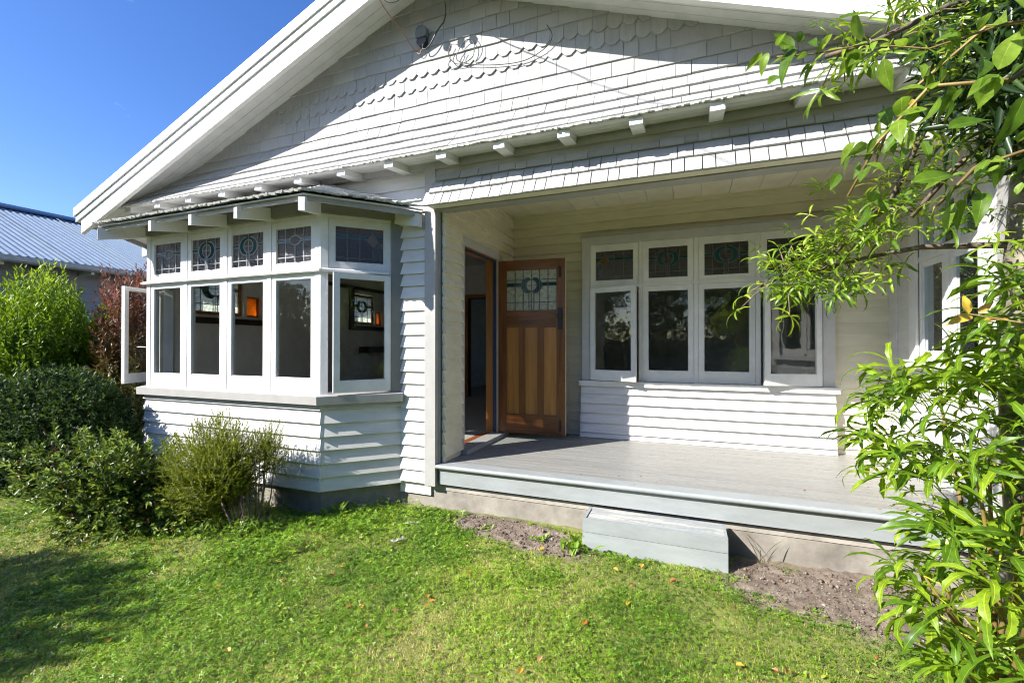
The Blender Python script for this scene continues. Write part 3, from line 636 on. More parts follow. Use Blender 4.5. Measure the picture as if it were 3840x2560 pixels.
# -- main roof, rakes
def rake(sg):
    e0 = 4.68; n = 'roof'
    zx = lambda x: 4.28-.385*x
    prof = lambda x, lo, hi, y: (.03+sg*x, y, zx(x)+lo)
    def slab(name, mat, lo, hi, y0, y1, x0=0.0, x1=e0, parent=H):
        b = MB(); p = [(.03+sg*x0,y0,zx(x0)+lo),(.03+sg*x1,y0,zx(x1)+lo),(.03+sg*x1,y0,zx(x1)+hi),(.03+sg*x0,y0,zx(x0)+hi)]
        b.ext(p, (0,y1-y0,0)); return b.build(name, mat, parent)
    r = slab('roof', 'roof', .02, .16, -.34, 8.2, x1=e0-.02)
    slab('barge_board', 'white', -.105, .062, -.385, -.342, x1=e0-.10)
    slab('barge_moulding', 'white', .066, .135, -.402, -.342, x1=e0-.02)
    slab('barge_capping', 'white', .139, .235, -.418, -.30, x1=e0)
    for k in range(4):
        a = -.340+k*.086
        slab('soffit_board', 'soffit', .004, .019, a+.0015, a+.0845, x1=e0-.1)
rake(-1); rake(1)
# side wall and eave of the left flank
inner('side_wall', 'board', [(-4.0,-3.9,.06,8,-.3,1.48), (-4.0,-3.9,.06,8,2.08,2.74), (-4.0,-3.9,.06,.36,1.48,2.08), (-4.0,-3.9,1.12,1.17,1.48,2.08), (-4.0,-3.9,1.40,3.40,1.48,2.08), (-4.0,-3.9,1.17,1.40,1.78,2.08), (-4.0,-3.9,4.04,4.09,1.48,2.08), (-4.0,-3.9,4.28,8,1.48,2.08), (-4.0,-3.9,4.09,4.28,1.75,2.08)])

# ------------------------------------------------------------------ step in front of the porch
SP = empty('porch_step', (1.99,-.1,G), 'grey painted timber box step against the porch edge', 'step')
for k in range(4): MB().box(1.535,2.455,-.205+k*.060,-.205+k*.060+.0550,-.222,-.200+rng.uniform(-.002,.001)).build('tread_board', 'wornpaint', SP)
for z in ((-.297,-.199),(-.43,-.300)): MB().box(1.502,2.474,-.228,-.208,*z).build('riser_board', 'fascia', SP)
for x in (1.503,2.453): MB().box(x,x+.02,-.207,.034,-.43,-.201).build('side_board', 'fascia', SP)

# ------------------------------------------------------------------ service box and cables on the gable
M['boxgrey'] = plain('weathered_grey_plastic', (.13,.145,.145), .5)
JB = empty('junction_box', (0,-.06,3.75), 'grey rounded electrical box fixed high on the gable shingles', 'box')
b = MB(); pr = [(-.050,-.02,3.84),(.050,-.02,3.84),(.058,-.02,3.88),(.048,-.02,3.925),(.02,-.02,3.945),(-.02,-.02,3.945),(-.048,-.02,3.925),(-.058,-.02,3.88)]
b.ext(pr, (0,-.055,0)); b.build('upper_cover', 'boxgrey', JB)
b = MB(); b.ext([(-.046,-.02,3.838),(-.05,-.02,3.80),(-.02,-.02,3.765),(.02,-.02,3.765),(.05,-.02,3.80),(.046,-.02,3.838)], (0,-.045,0)); b.build('lower_cover', 'black', JB)
def cable(label, pts, r, mat, name='cable'):
    P = [Vector(p) for p in pts]; out = []
    for i in range(len(P)-1):
        p0, p1, p2, p3 = P[max(i-1,0)], P[i], P[i+1], P[min(i+2,len(P)-1)]
        for k in range(6):
            t = k/6; out.append(.5*((2*p1)+(p2-p0)*t+(2*p0-5*p1+4*p2-p3)*t*t+(3*p1-p0-3*p2+p3)*t**3))
    out.append(P[-1]); return tag(MB().tube(out, r, 6).build(name, mat, None, True), label, 'cable')
M['copper'] = plain('orange_wire_sheath', (.42,.20,.10), .5)
cable('black service cable curving up from the junction box', [(.01,-.06,3.765),(.03,-.07,3.72),(.09,-.07,3.74),(.17,-.07,3.85),(.27,-.10,3.93),(.33,-.25,4.02),(.30,-.45,4.12),(.1,-3,4.9),(-.6,-9,5.6)], .0055, 'black')
cable('thin orange wire hanging beside the junction box', [(-.28,-.36,4.13),(-.26,-.25,4.05),(-.17,-.09,3.90),(-.10,-.055,3.78),(-.03,-.05,3.705),(.0,-.055,3.74)], .004, 'copper')
cable('black line standing in for cable shadows looped over the gable shingles', [(.30,-.05,3.72),(.27,-.045,3.62),(.36,-.04,3.53),(.50,-.045,3.55),(.52,-.045,3.66),(.46,-.045,3.72),(.38,-.045,3.66),(.36,-.04,3.56),(.60,-.035,3.47),(.95,-.035,3.42),(1.16,-.04,3.48),(1.22,-.05,3.56),(1.19,-.10,3.62)], .0035, 'black')  # dark tube laid along the shadow lines of the looped cable
BK = empty('cable_bracket', (.03,-.36,4.1), 'small bracket with insulators under the gable peak', 'bracket')
b = MB(); b.box(-.12,.25,-.37,-.35,4.10,4.14); b.build('bar', 'steel', BK)
for x in (-.06,.08,.20): MB().tube([(x,-.36,4.02),(x,-.36,4.06),(x,-.36,4.07),(x,-.36,4.10)], [.03,.035,.02,.02], 8).build('insulator', 'white', BK, True)
for i, x in enumerate((-.05,.12)):
    cable('coil of black cable hanging from the gable bracket, %s' % ('left coil' if i == 0 else 'right coil'), [(x,-.37,4.05)]+[(x+.10*math.sin(a)+.02,-.38-.01*k,3.99+.09*math.cos(a)) for k, a in enumerate(np.linspace(0, 5.2, 10))], .0035, 'black')

# ------------------------------------------------------------------ vegetation
def unit_rows(a): return a/np.maximum(np.linalg.norm(a, axis=1, keepdims=True), 1e-9)
# leaf templates: along +y, normal +z, unit length; column 0 scaled by width
def tmpl(kind):
    if kind == 'oval': v = [(0,0,0),(.5,.28,.10),(.5,.62,.09),(0,1,-.04),(-.5,.62,.09),(-.5,.28,.10),(0,.45,0)]; f = [(0,1,6),(1,2,6),(2,3,6),(6,3,4),(6,4,5),(6,5,0)]
    elif kind == 'blade': v = [(-.5,0,0),(.5,0,0),(.32,.55,.03),(-.32,.55,.03),(0,1,-.06)]; f = [(0,1,2),(0,2,3),(3,2,4)]
    elif kind == 'tri': v = [(-.5,0,0),(.5,0,0),(0,1,0)]; f = [(0,1,2)]
    elif kind == 'lance': v = [(0,0,0),(.5,.3,.05),(.42,.62,.0),(0,1,-.12),(-.42,.62,.0),(-.5,.3,.05)]; f = [(0,1,2),(0,2,3),(0,3,4),(0,4,5)]
    elif kind == 'clover':
        v = [(0,0,0)]; f = []
        for k in range(3):
            a = k*2.094; c, s = math.cos(a), math.sin(a)
            n = len(v)
            for x, y, z in ((.32,.55,.06),(.16,.95,.02),(-.16,.95,.02),(-.32,.55,.06)): v.append((c*x-s*y, s*x+c*y, z))
            f += [(0,n,n+1),(0,n+1,n+2),(0,n+2,n+3)]
    return np.array(v, float), np.array(f, int)
def scatter(name, kind, pos, dirs, nrm, length, width, tint, mat, parent=None, bend=0):
    tv, tf = tmpl(kind); N = len(pos)
    d = unit_rows(dirs); n = nrm - d*np.sum(nrm*d, 1, keepdims=True); n = unit_rows(n); x = np.cross(d, n)
    V = pos[:,None,:] + x[:,None,:]*(tv[None,:,0:1]*width[:,None,None]) + d[:,None,:]*(tv[None,:,1:2]*length[:,None,None]) + n[:,None,:]*(tv[None,:,2:3]*length[:,None,None])
    F = tf[None] + (np.arange(N)*len(tv))[:,None,None]
    me = bpy.data.meshes.new(name); fast_mesh(me, V.reshape(-1,3), F.reshape(-1,3))
    a = me.attributes.new('tint', 'FLOAT', 'FACE'); a.data.foreach_set('value', np.repeat(np.clip(tint,0,1), len(tf)).astype(np.float32))
    me.materials.append(mat)
    return tag(link(name, me, parent), kind='stuff')
def rdir(n): return unit_rows(nr.normal(size=(n,3)))
def lobes(d, k=9, amp=.22, seed=1):
    r2 = np.random.default_rng(seed); c = unit_rows(r2.normal(size=(k,3))); s = r2.uniform(.3,1,k)
    return 1 + amp*(np.max(s*np.clip(d@c.T, 0, 1)**6, axis=1)*2-.6)
def shrub(name, label, cat, base, centre, rad, twigs, per, kind, L, Wd, mat, group=None, stem=None, stems=7, twl=.12, inner=.55, seed=1, upb=.4, tipmix=None, amp=.22, radial=False, lo=-1.0, tintf=None):
    r2 = np.random.default_rng(seed)
    o = empty(name, base, label, cat, group)
    d = unit_rows(r2.normal(size=(twigs*2,3))); d = d[d[:,2] > lo][:twigs]; T = len(d)
    rr = r2.uniform(inner**2, 1, T)**.5*lobes(d, 14, amp, seed+5)
    tip = np.array(centre) + d*rr[:,None]*np.array(rad)
    gz = ground_z(tip[:,0], tip[:,1])+.03; tip[:,2] = np.maximum(tip[:,2], gz+r2.uniform(0,.05,T))
    td = unit_rows(d*1.0 + np.array((0,0,upb)) + r2.normal(size=(T,3))*.35)
    t = np.tile(np.linspace(0, 1, per), T) + r2.uniform(-.05,.05,T*per)
    P = np.repeat(tip, per, 0) - np.repeat(td, per, 0)*((1-t)*twl)[:,None]
    D2 = np.repeat(td, per, 0)
    side = unit_rows(np.cross(D2, unit_rows(r2.normal(size=(T*per,3)))))
    k = np.clip(t, 0, 1)[:,None]
    ld = unit_rows(D2*(.35+.75*k) + side*(1.05-.6*k))
    nn = unit_rows(D2*(1.0-.7*k) + np.array((0,0,.6)) + r2.normal(size=(T*per,3))*.25)
    nn = np.where(np.abs(np.sum(nn*ld,1,keepdims=True)) > .95, side, nn)
    ll = r2.uniform(.7,1.15,T*per)*L; ww = ll/L*Wd
    tint = r2.uniform(0,1,T*per)*.5 + np.repeat(r2.uniform(0,1,T),per)*.35 + np.clip(t,0,1)*.15
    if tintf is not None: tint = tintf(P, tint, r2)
    scatter('foliage', kind, P, ld, nn, ll, ww, tint, mat, o)
    for i in range(stems):
        q = np.array(centre) + unit_rows(r2.normal(size=(1,3))+np.array((0,0,.8)))[0]*np.array(rad)*r2.uniform(.5,.85)
        b = np.array(base)+np.array((r2.uniform(-.06,.06), r2.uniform(-.06,.06), -.03)); m1 = b*.6+q*.4+r2.normal(size=3)*.05*max(rad); m2 = b*.3+q*.7+r2.normal(size=3)*.05*max(rad)
        s = (stem or .014)*r2.uniform(.6,1.1)
        MB().tube([b, m1, m2, q], [s, s*.8, s*.5, s*.2], 6).build('branch', 'bark', o, True)
    return o
M['bark'] = paint('shrub_bark', (.17,.125,.095), var=.35, rough=.9, bump=.12, scale=22)
M['trunk'] = paint('lichened_trunk', (.20,.18,.14), var=.5, rough=.9, bump=.2, scale=11, grime=.9, gcol=(.30,.32,.14))
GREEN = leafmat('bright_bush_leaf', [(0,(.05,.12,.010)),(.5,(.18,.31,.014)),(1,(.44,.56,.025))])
DARK = leafmat('dark_hedge_leaf', [(0,(.014,.04,.012)),(.6,(.05,.10,.020)),(1,(.22,.31,.06))], rough=.5, spec=.3)
ROSE = leafmat('rosette_shrub_leaf', [(0,(.05,.022,.012)),(.16,(.07,.03,.015)),(.2,(.04,.09,.016)),(.55,(.14,.22,.03)),(1,(.40,.50,.09))], rough=.38)
HEATH = leafmat('yellow_green_heath_leaf', [(0,(.075,.11,.01)),(.5,(.19,.24,.014)),(1,(.36,.40,.02))], rough=.5)
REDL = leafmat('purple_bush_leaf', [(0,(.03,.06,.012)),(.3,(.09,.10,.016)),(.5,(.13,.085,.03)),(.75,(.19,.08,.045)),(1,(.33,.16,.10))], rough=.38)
BACKL = leafmat('shade_tree_leaf', [(0,(.012,.03,.008)),(.6,(.03,.07,.014)),(1,(.07,.13,.02))], rough=.3)

# hedge row by the bay, left to right
shrub('hedge', 'dark green clipped hedge at the left, against the bay corner', 'hedge', (-4.2,-.85,G), (-4.05,-.82,.12), (1.0,.62,.74), 2300, 11, 'oval', .046, .021, DARK, stems=6, seed=3, amp=.12, inner=.78, twl=.09)
shrub('azalea_shrub', 'low spreading shrub with rosettes of leaves and brown seed heads', 'shrub', (-2.2,-1.15,G), (-2.30,-1.22,-.10), (.90,.42,.44), 1150, 14, 'oval', .050, .018, ROSE, stems=16, seed=4, amp=.55, inner=.5, stem=.010, twl=.075)
shrub('heath_shrub', 'feathery yellow green shrub on bare forked stems beside the bay', 'shrub', (-1.02,-.98,G), (-1.40,-.93,.06), (.45,.33,.39), 3000, 34, 'blade', .019, .0056, HEATH, stems=11, seed=5, amp=.26, inner=.35, twl=.13, upb=.75, stem=.008)
shrub('heath_shrub', 'small side tuft of yellow green shrub leaning against the bay boards', 'shrub', (-1.0,-.84,G), (-1.03,-.76,.24), (.20,.16,.24), 420, 26, 'blade', .018, .0042, HEATH, stems=6, seed=15, amp=.3, inner=.2, twl=.13, upb=1.2, stem=.008)
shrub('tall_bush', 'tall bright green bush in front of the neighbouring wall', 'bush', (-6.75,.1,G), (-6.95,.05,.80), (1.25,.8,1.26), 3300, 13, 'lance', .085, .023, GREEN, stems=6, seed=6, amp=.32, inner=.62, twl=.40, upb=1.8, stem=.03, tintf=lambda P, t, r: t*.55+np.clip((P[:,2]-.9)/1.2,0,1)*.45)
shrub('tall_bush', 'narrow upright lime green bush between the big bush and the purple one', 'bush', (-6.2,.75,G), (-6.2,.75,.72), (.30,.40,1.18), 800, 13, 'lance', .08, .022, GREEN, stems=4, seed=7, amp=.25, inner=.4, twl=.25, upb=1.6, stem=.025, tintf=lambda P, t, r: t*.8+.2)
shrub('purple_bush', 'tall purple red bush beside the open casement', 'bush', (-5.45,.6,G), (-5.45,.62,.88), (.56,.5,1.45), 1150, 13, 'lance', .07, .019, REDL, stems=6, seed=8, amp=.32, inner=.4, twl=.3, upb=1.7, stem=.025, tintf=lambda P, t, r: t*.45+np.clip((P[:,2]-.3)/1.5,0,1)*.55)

# trees behind the viewer: they shade the lawn and show in the window glass
def big_tree(label, base, crown, rad, n, seed, mat=None, L=.11):
    o = shrub('garden_tree', label, 'tree', base, crown, rad, n, 9, 'lance', L, L*.55, mat or BACKL, stems=0, seed=seed, amp=.3, inner=.35, twl=.3)
    b, c = Vector(base), Vector(crown); MB().tube([b-Vector((0,0,.1)), b.lerp(c,.4)+Vector((.06,.03,0)), b.lerp(c,.8), c+Vector((0,0,rad[2]*.5))], [.16,.13,.09,.03], 9).build('trunk', 'trunk', o, True)
    r2 = random.Random(seed)
    for k in range(6):
        q = c+Vector((r2.uniform(-1,1)*rad[0]*.7, r2.uniform(-1,1)*rad[1]*.7, r2.uniform(-.4,.6)*rad[2])); s = b.lerp(c, r2.uniform(.5,.85))
        MB().tube([s, s.lerp(q,.5)+Vector((0,0,.12)), q], [.06,.04,.012], 6).build('branch', 'bark', o, True)
big_tree('leafy tree left of the lawn whose shade falls on the grass', (-4.75,-5.8,G), (-4.7,-5.85,2.5), (1.25,.75,.75), 800, 31)
big_tree('broad tree behind the viewer, nearest the street', (.4,-10.5,G), (.4,-10.5,3.2), (2.2,1.6,2.4), 1700, 32, L=.16)
big_tree('tall dense tree behind the viewer, at the right', (4.6,-9.2,G), (4.6,-9.2,3.0), (2.4,1.7,2.7), 1900, 33, L=.16)
big_tree('dense evergreen beyond the right end of the porch', (6.6,5.2,G), (6.4,4.8,1.7), (1.7,2.0,2.2), 2200, 34, L=.10)
big_tree('rounded tree in the left hedge line behind the viewer', (-10.4,-6.6,G), (-10.4,-6.6,3.1), (1.7,1.7,2.2), 1500, 36, L=.14)
big_tree('leafy evergreen at the far right of the garden', (6.6,-4.0,G), (6.6,-4.0,2.0), (1.6,1.6,2.2), 1400, 35, L=.13)

def screen_hedge(label, x0, y0, x1, y1, h, n, seed):
    o = empty('sky_screen_hedge', ((x0+x1)/2, (y0+y1)/2, G), label, 'hedge'); r2 = np.random.default_rng(seed)
    t = r2.uniform(0,1,n); w = r2.normal(size=n)*.32; z = G+r2.uniform(0,1,n)**.8*(h+.5*fbm(t*9, t*0, 1, 3, seed))
    L = math.hypot(x1-x0, y1-y0); nx, ny = -(y1-y0)/L, (x1-x0)/L
    p = np.stack([x0+(x1-x0)*t+nx*w, y0+(y1-y0)*t+ny*w, z], 1); l = r2.uniform(.10,.18,n)
    scatter('foliage', 'lance', p, unit_rows(r2.normal(size=(n,3))+np.array((0,0,.5))), unit_rows(r2.normal(size=(n,3))+np.array((0,0,.4))), l, l*.6, r2.uniform(0,1,n), BACKL, o)
    MB().box(-L/2,L/2,-.15,.15,G-.1,G+h*.8,plane((x0+x1)/2,(y0+y1)/2,x1-x0,y1-y0)).build('twiggy_core', 'bark', o)
screen_hedge('tall thick hedge seen through the porch end window', 4.6, 4.3, 8.2, 4.3, 3.6, 9000, 54)
screen_hedge('long hedge added out of view behind the viewer to block the low sky', -12, -8.6, 11, -8.6, 2.1, 16000, 51)  # this and the next two are added to dim sky light and reflections
screen_hedge('long hedge added out of view at the left to darken the bay glass', -9.4, -8.4, -8.7, -3.4, 2.9, 9000, 52)
screen_hedge('long hedge added at the right to cut ambient sky light', 7.9, -8.4, 7.9, 9, 2.6, 14000, 53)

# ------------------------------------------------------------------ neighbouring house
NH = empty('neighbour_house', (-10,4,G), 'grey weatherboard house with blue corrugated iron roof behind the bushes', 'house')
M['blueiron'] = paint('blue_grey_roof_iron', (.24,.30,.36), var=.08, rough=.4, bump=0)
M['ridgeblue'] = plain('dark_blue_ridge', (.02,.06,.14), .4)
M['nwall'] = paint('grey_neighbour_boards', (.20,.215,.235), var=.06)
MB().box(-15.4,-8.95,-1.6,11,G-.1,2.56).build('wall', 'nwall', NH)
nw = NH
for k in range(12):
    zb = 2.56-(k+1)*.155; b = MB(plane(-8.945, -1.6, 0, 1)); b.ext([(0,0,zb),(0,-.026,zb),(0,-.006,zb+.17),(0,0,zb+.17)], (12.6,0,0)); b.build('weatherboard', 'nwall', nw)
ys = np.arange(-2.0, 11.3, .019); prof = .013*np.cos(ys*2*math.pi/.114); vs = []; fs = []
for i, y in enumerate(ys):
    vs += [(-8.45, y, 2.60+prof[i]), (-12.0, y, 4.16+prof[i])]
    if i: fs.append((2*i-2, 2*i, 2*i+1, 2*i-1))
b = MB(); b.add(vs, fs); rf = b.build('roof', 'blueiron', NH, True)
b = MB(); b.ext([(-15.5,-2,2.6),(-12.0,-2,4.13),(-8.47,-2,2.56),(-8.6,-2,2.55),(-12,-2,4.02),(-15.4,-2,2.55)][::-1], (0,13.3,0)); b.build('roof_underlay', 'blueiron', NH)
b = MB(); b.ext([(-12.0,-2.02,4.235),(-11.76,-2.02,4.13),(-11.76,-2.02,4.09),(-12.0,-2.02,4.19),(-12.24,-2.02,4.09),(-12.24,-2.02,4.13)][::-1], (0,13.4,0)); b.build('ridge_cap', 'ridgeblue', rf)
b = MB(); b.ext([(-8.46,-2.0,2.585),(-8.34,-2.0,2.585),(-8.34,-2.0,2.50),(-8.37,-2.0,2.475),(-8.46,-2.0,2.475)][::-1], (0,13.3,0)); b.build('gutter', 'trim', rf)
for y in np.arange(-1.5, 11, .62): MB().box(-8.94,-8.5,y,y+.05,2.43,2.50).build('rafter_end', 'white', rf)
for i in range(9):
    y = -1.0+i*1.15; b = MB(); b.ext([(-8.46,y,2.625),(-12.0,y,4.185),(-12.0,y+.035,4.185),(-8.46,y+.035,2.625)], (0,0,.012)); b.build('sheet_lap', 'blueiron', rf)

# ------------------------------------------------------------------ lawn
LAWN = leafmat('lawn_grass', [(0,(.11,.20,.015)),(.35,(.25,.37,.025)),(.7,(.44,.54,.035)),(.86,(.56,.57,.09)),(1,(.68,.58,.26))], rough=.5, trans=.4)
CLOV = leafmat('clover_leaf', [(0,(.07,.17,.016)),(.5,(.20,.37,.026)),(1,(.40,.57,.055))], rough=.45, trans=.35)
def inview(x, y, m=.35):
    dx, dy = x-2.2384, y+3.5236; f = -math.sin(.3744)*dx+math.cos(.3744)*dy; r = math.cos(.3744)*dx+math.sin(.3744)*dy
    return (f > 1.05) & (np.abs(r) < f*1.14+m)
def ok_ground(x, y):
    inside = (y > .07) & (x > -.4) & (x < 4.2)
    bay = (y > -.43) & (x > -3.7) & (x < -.27) & (y > -.43+np.maximum(0, x+.80)-.0) & (y > -.43+np.maximum(0, -3.17-x))
    step = (x > 1.49) & (x < 2.49) & (y > -.24)
    house = (y > .0) & (x > -4) & (x < 4.3)
    return ~(inside | bay | step | house)
def lawn_pts(n, x0, x1, y0, y1, dens=None, view=True):
    x = nr.uniform(x0, x1, n); y = nr.uniform(y0, y1, n); k = ok_ground(x, y)
    if view: k &= inview(x, y)
    s = soil_mask(x, y); k &= nr.uniform(0, 1, n) > s*1.06-.03
    x, y = x[k], y[k]
    return x, y
def grass():
    x, y = lawn_pts(900000, -7, 4.4, -2.9, 1.0)
    dist = np.hypot(x-2.24, y+3.52); keep = nr.uniform(0,1,len(x)) < np.clip(3.0/dist, .25, 1)**1.5; x, y = x[keep], y[keep]; dist = dist[keep]
    n = len(x); p = np.stack([x, y, ground_z(x, y)-.004], 1)
    cl = fbm(x, y, 2.1, 4, 40); dry = fbm(x, y, 1.7, 4, 77); big = (fbm(x, y, .9, 3, 201)-.5)*.7
    a = nr.uniform(0, 2*math.pi, n); lean = nr.uniform(.4,2.6,n)
    d = np.stack([np.cos(a)*lean, np.sin(a)*lean, np.ones(n)], 1)
    nn = np.stack([-np.sin(a)*.3+np.cos(a)*-.8, np.cos(a)*.3+np.sin(a)*-.8, np.full(n, .8)], 1)
    L = nr.uniform(.012,.030,n)*(.7+.6*fbm(x, y, 3.3, 3, 8)); Wd = nr.uniform(.0022,.0045,n)*np.clip(dist/2.6, 1, 2.2)
    tint = nr.uniform(0,1,n)*.45 + np.clip((dry-.40)*1.6,0,.45) + np.clip((1.6-x)*.06,-.10,.16) + big + .04
    k = nr.uniform(0,1,n) < .06; tint[k] = nr.uniform(.85,1,k.sum())
    scatter('grass', 'tri', p, d, nn, L, Wd, tint, LAWN)
    x, y = lawn_pts(420000, -7, 4.4, -2.9, 1.0)
    cl = fbm(x, y, 2.1, 4, 40); k = nr.uniform(0,1,len(x)) < np.clip((cl-.36)*5+.12*(x > .3), .18, 1); x, y = x[k], y[k]; n = len(x)
    dist = np.hypot(x-2.24, y+3.52); keep = nr.uniform(0,1,n) < np.clip(3.2/dist, .25, 1); x, y, dist = x[keep], y[keep], dist[keep]; n = len(x)
    p = np.stack([x, y, ground_z(x, y)+nr.uniform(.004,.026,n)], 1)
    d = rdir(n)*np.array((1,1,.35)); nn = np.array((0,0,1.0))+rdir(n)*.55
    L = nr.uniform(.006,.0125,n)*np.clip(dist/2.6, 1, 1.6)
    return scatter('clover', 'clover', p, d, nn, L, L, nr.uniform(0,1,n)*.6+np.clip((fbm(x,y,5,3,61)-.3)*.7,0,.4)+(fbm(x, y, .9, 3, 201)-.5)*.8+.05, CLOV)
def lawn_weeds():                           # flat broad weeds in clumps, straw and thatch lying on the grass
    x, y = lawn_pts(90000, -7, 4.4, -2.9, .2); c = fbm(x, y, 4.3, 3, 131); k = nr.uniform(0,1,len(x)) < np.clip((c-.60)*1.6, 0, .5); x, y = x[k], y[k]; n = len(x)
    d = rdir(n)*np.array((1,1,.25)); L = nr.uniform(.014,.034,n)
    scatter('broadleaf_weeds', 'oval', np.stack([x, y, ground_z(x, y)+nr.uniform(.008,.025,n)], 1), d, np.array((0,0,1.0))+rdir(n)*.35, L, L*.5, nr.uniform(0,1,n), CLOV)
    x, y = lawn_pts(16000, -5, 4.4, -2.9, .0); n = len(x); k = nr.uniform(0,1,n) < np.clip(fbm(x, y, 2.3, 3, 151)*2.2-.75, .06, 1); x, y = x[k], y[k]; n = len(x)
    L = nr.uniform(.02,.07,n)
    scatter('straw', 'tri', np.stack([x, y, ground_z(x, y)+nr.uniform(.012,.03,n)], 1), rdir(n)*np.array((1,1,.18)), np.array((0,0,1.0))+rdir(n)*.3, L, nr.uniform(.0015,.003,n), nr.uniform(.88,1,n), LAWN)
lawn_weeds()
cl = grass(); cl['label'] = 'small clover leaves spreading through the lawn'
def weeds():                                # rank clover and weeds under the shrubs and against the wall
    n = 60000; x = nr.uniform(-3.6, .5, n); y = nr.uniform(-1.7, .05, n)
    w = np.exp(-((y+.95-.10*np.sin(x*3))/.30)**2)*(x < -.4) + np.exp(-((y+.45)/.30)**2)*np.exp(-((x+.45)/.55)**2)*1.1 + np.exp(-((y+.08)/.10)**2)*np.exp(-((x-.1)/.4)**2)*.7
    k = ok_ground(x, y) & (nr.uniform(0,1,n) < w*np.clip(fbm(x, y, 3.5, 3, 90)*2-.35,0,1)); x, y = x[k], y[k]; n = len(x)
    p = np.stack([x, y, ground_z(x, y)+nr.uniform(.01,.11,n)*fbm(x, y, 4, 2, 14)*1.6], 1); L = nr.uniform(.010,.02,n)
    scatter('weeds', 'clover', p, rdir(n)*np.array((1,1,.4)), np.array((0,0,1.0))+rdir(n)*.6, L, L, nr.uniform(.1,1,n), CLOV)
weeds()
def far_grass():
    x = nr.uniform(-16, 10, 120000); y = nr.uniform(-14, 6, 120000); k = ok_ground(x, y) & ~inview(x, y, .1) & ~((x < -8.9) & (y > -1.6)); x, y = x[k], y[k]; n = len(x)
    a = nr.uniform(0, 6.28, n); d = np.stack([np.cos(a)*.7, np.sin(a)*.7, np.ones(n)], 1)
    scatter('grass', 'tri', np.stack([x, y, ground_z(x, y)], 1), d, rdir(n), nr.uniform(.04,.07,n), nr.uniform(.008,.014,n), nr.uniform(0,.8,n), LAWN)
far_grass()
def clods():                                # lumps, pebbles and litter on the bare earth
    m = MB(); ms = MB()
    x = nr.uniform(.1, 4.3, 20000); y = nr.uniform(-1.4, .06, 20000); k = ok_ground(x, y) & (soil_mask(x, y) > .5); x, y = x[k], y[k]; z = ground_z(x, y)
    V = []; F = []
    base = np.array([(1,0,0),(-1,0,0),(0,1,0),(0,-1,0),(0,0,1),(0,0,-1)], float); fc = np.array([(0,2,4),(2,1,4),(1,3,4),(3,0,4),(2,0,5),(1,2,5),(3,1,5),(0,3,5)])
    N = len(x); s = nr.uniform(.002,.0075,N)*np.where(nr.uniform(0,1,N) < .05, 2.6, 1)
    pts = base[None]*nr.uniform(.6,1.3,(N,6,1))*s[:,None,None]*np.array((1,1,.7)) + nr.normal(size=(N,6,3))*s[:,None,None]*.15 + np.stack([x, y, z+s*.3], 1)[:,None,:]
    me = bpy.data.meshes.new('pebbles'); fast_mesh(me, pts.reshape(-1,3), (fc[None]+(np.arange(N)*6)[:,None,None]).reshape(-1,3))
    a = me.attributes.new('tint', 'FLOAT', 'FACE'); a.data.foreach_set('value', np.repeat(nr.uniform(0,1,N), 8).astype(np.float32))
    me.materials.append(leafmat('pebble', [(0,(.10,.075,.055)),(.6,(.24,.19,.15)),(.86,(.42,.38,.33)),(.95,(.40,.16,.07)),(1,(.45,.2,.08))], rough=.9, trans=0))
    tag(link('pebbles', me), 'small stones, clods and litter on the bare earth', 'pebbles', kind='stuff')
clods()
# fallen leaves
LO = [leafmat('fallen_leaf_%d' % i, [(0,c),(1,tuple(min(1,q*1.4) for q in c))], trans=.15) for i, c in enumerate(((.62,.20,.03),(.66,.36,.05),(.60,.36,.18),(.42,.16,.06)))]
def fallen(n):
    tv, tf = tmpl('oval'); meshes = []
    for mi in range(4):
        b = MB(); b.add([(x*.62, y, z*(1+mi)) for x, y, z in tv], [tuple(f) for f in tf]); me = b.mesh('fallen_leaf', LO[mi]); me.attributes.new('tint','FLOAT','FACE'); meshes.append(me)
    r2 = random.Random(5); k = 0
    while k < n:
        x, y = r2.uniform(-2.2, 3.9), r2.uniform(-2.4, .9)
        if not bool(inview(np.array(x), np.array(y), -.05)): continue
        onp = y > .03
        if onp and not (.4 < x < 3.6 and y < 1.4 and r2.random() < .5): continue
        if -.26 < y <= .03 or (y > -.95 and x < -.1): continue
        z = .004 if onp else float(ground_z(np.array(x), np.array(y)))+.022
        s = r2.uniform(.014,.022) if onp else r2.choice((r2.uniform(.022,.034), r2.uniform(.034,.052)))
        mi = r2.choice((0,0,1,1,2,3)); o = link('fallen_leaf', meshes[mi], None, Matrix.Translation((x,y,z)) @ Matrix.Rotation(r2.uniform(0,6.3),4,'Z') @ Matrix.Rotation(r2.uniform(-.5,.5),4,'X') @ Matrix.Scale(s,4))
        if onp: tag(o, 'tiny curled brown leaf lying on the porch floor', 'leaf', 'leaves on the porch floor')
        else: tag(o, ('bright orange fallen leaf lying on the lawn', 'golden yellow fallen leaf lying on the lawn', 'pale tan fallen leaf lying on the lawn', 'dark rusty fallen leaf lying on the lawn')[mi], 'leaf', 'fallen leaves on the lawn')
        k += 1
fallen(70)

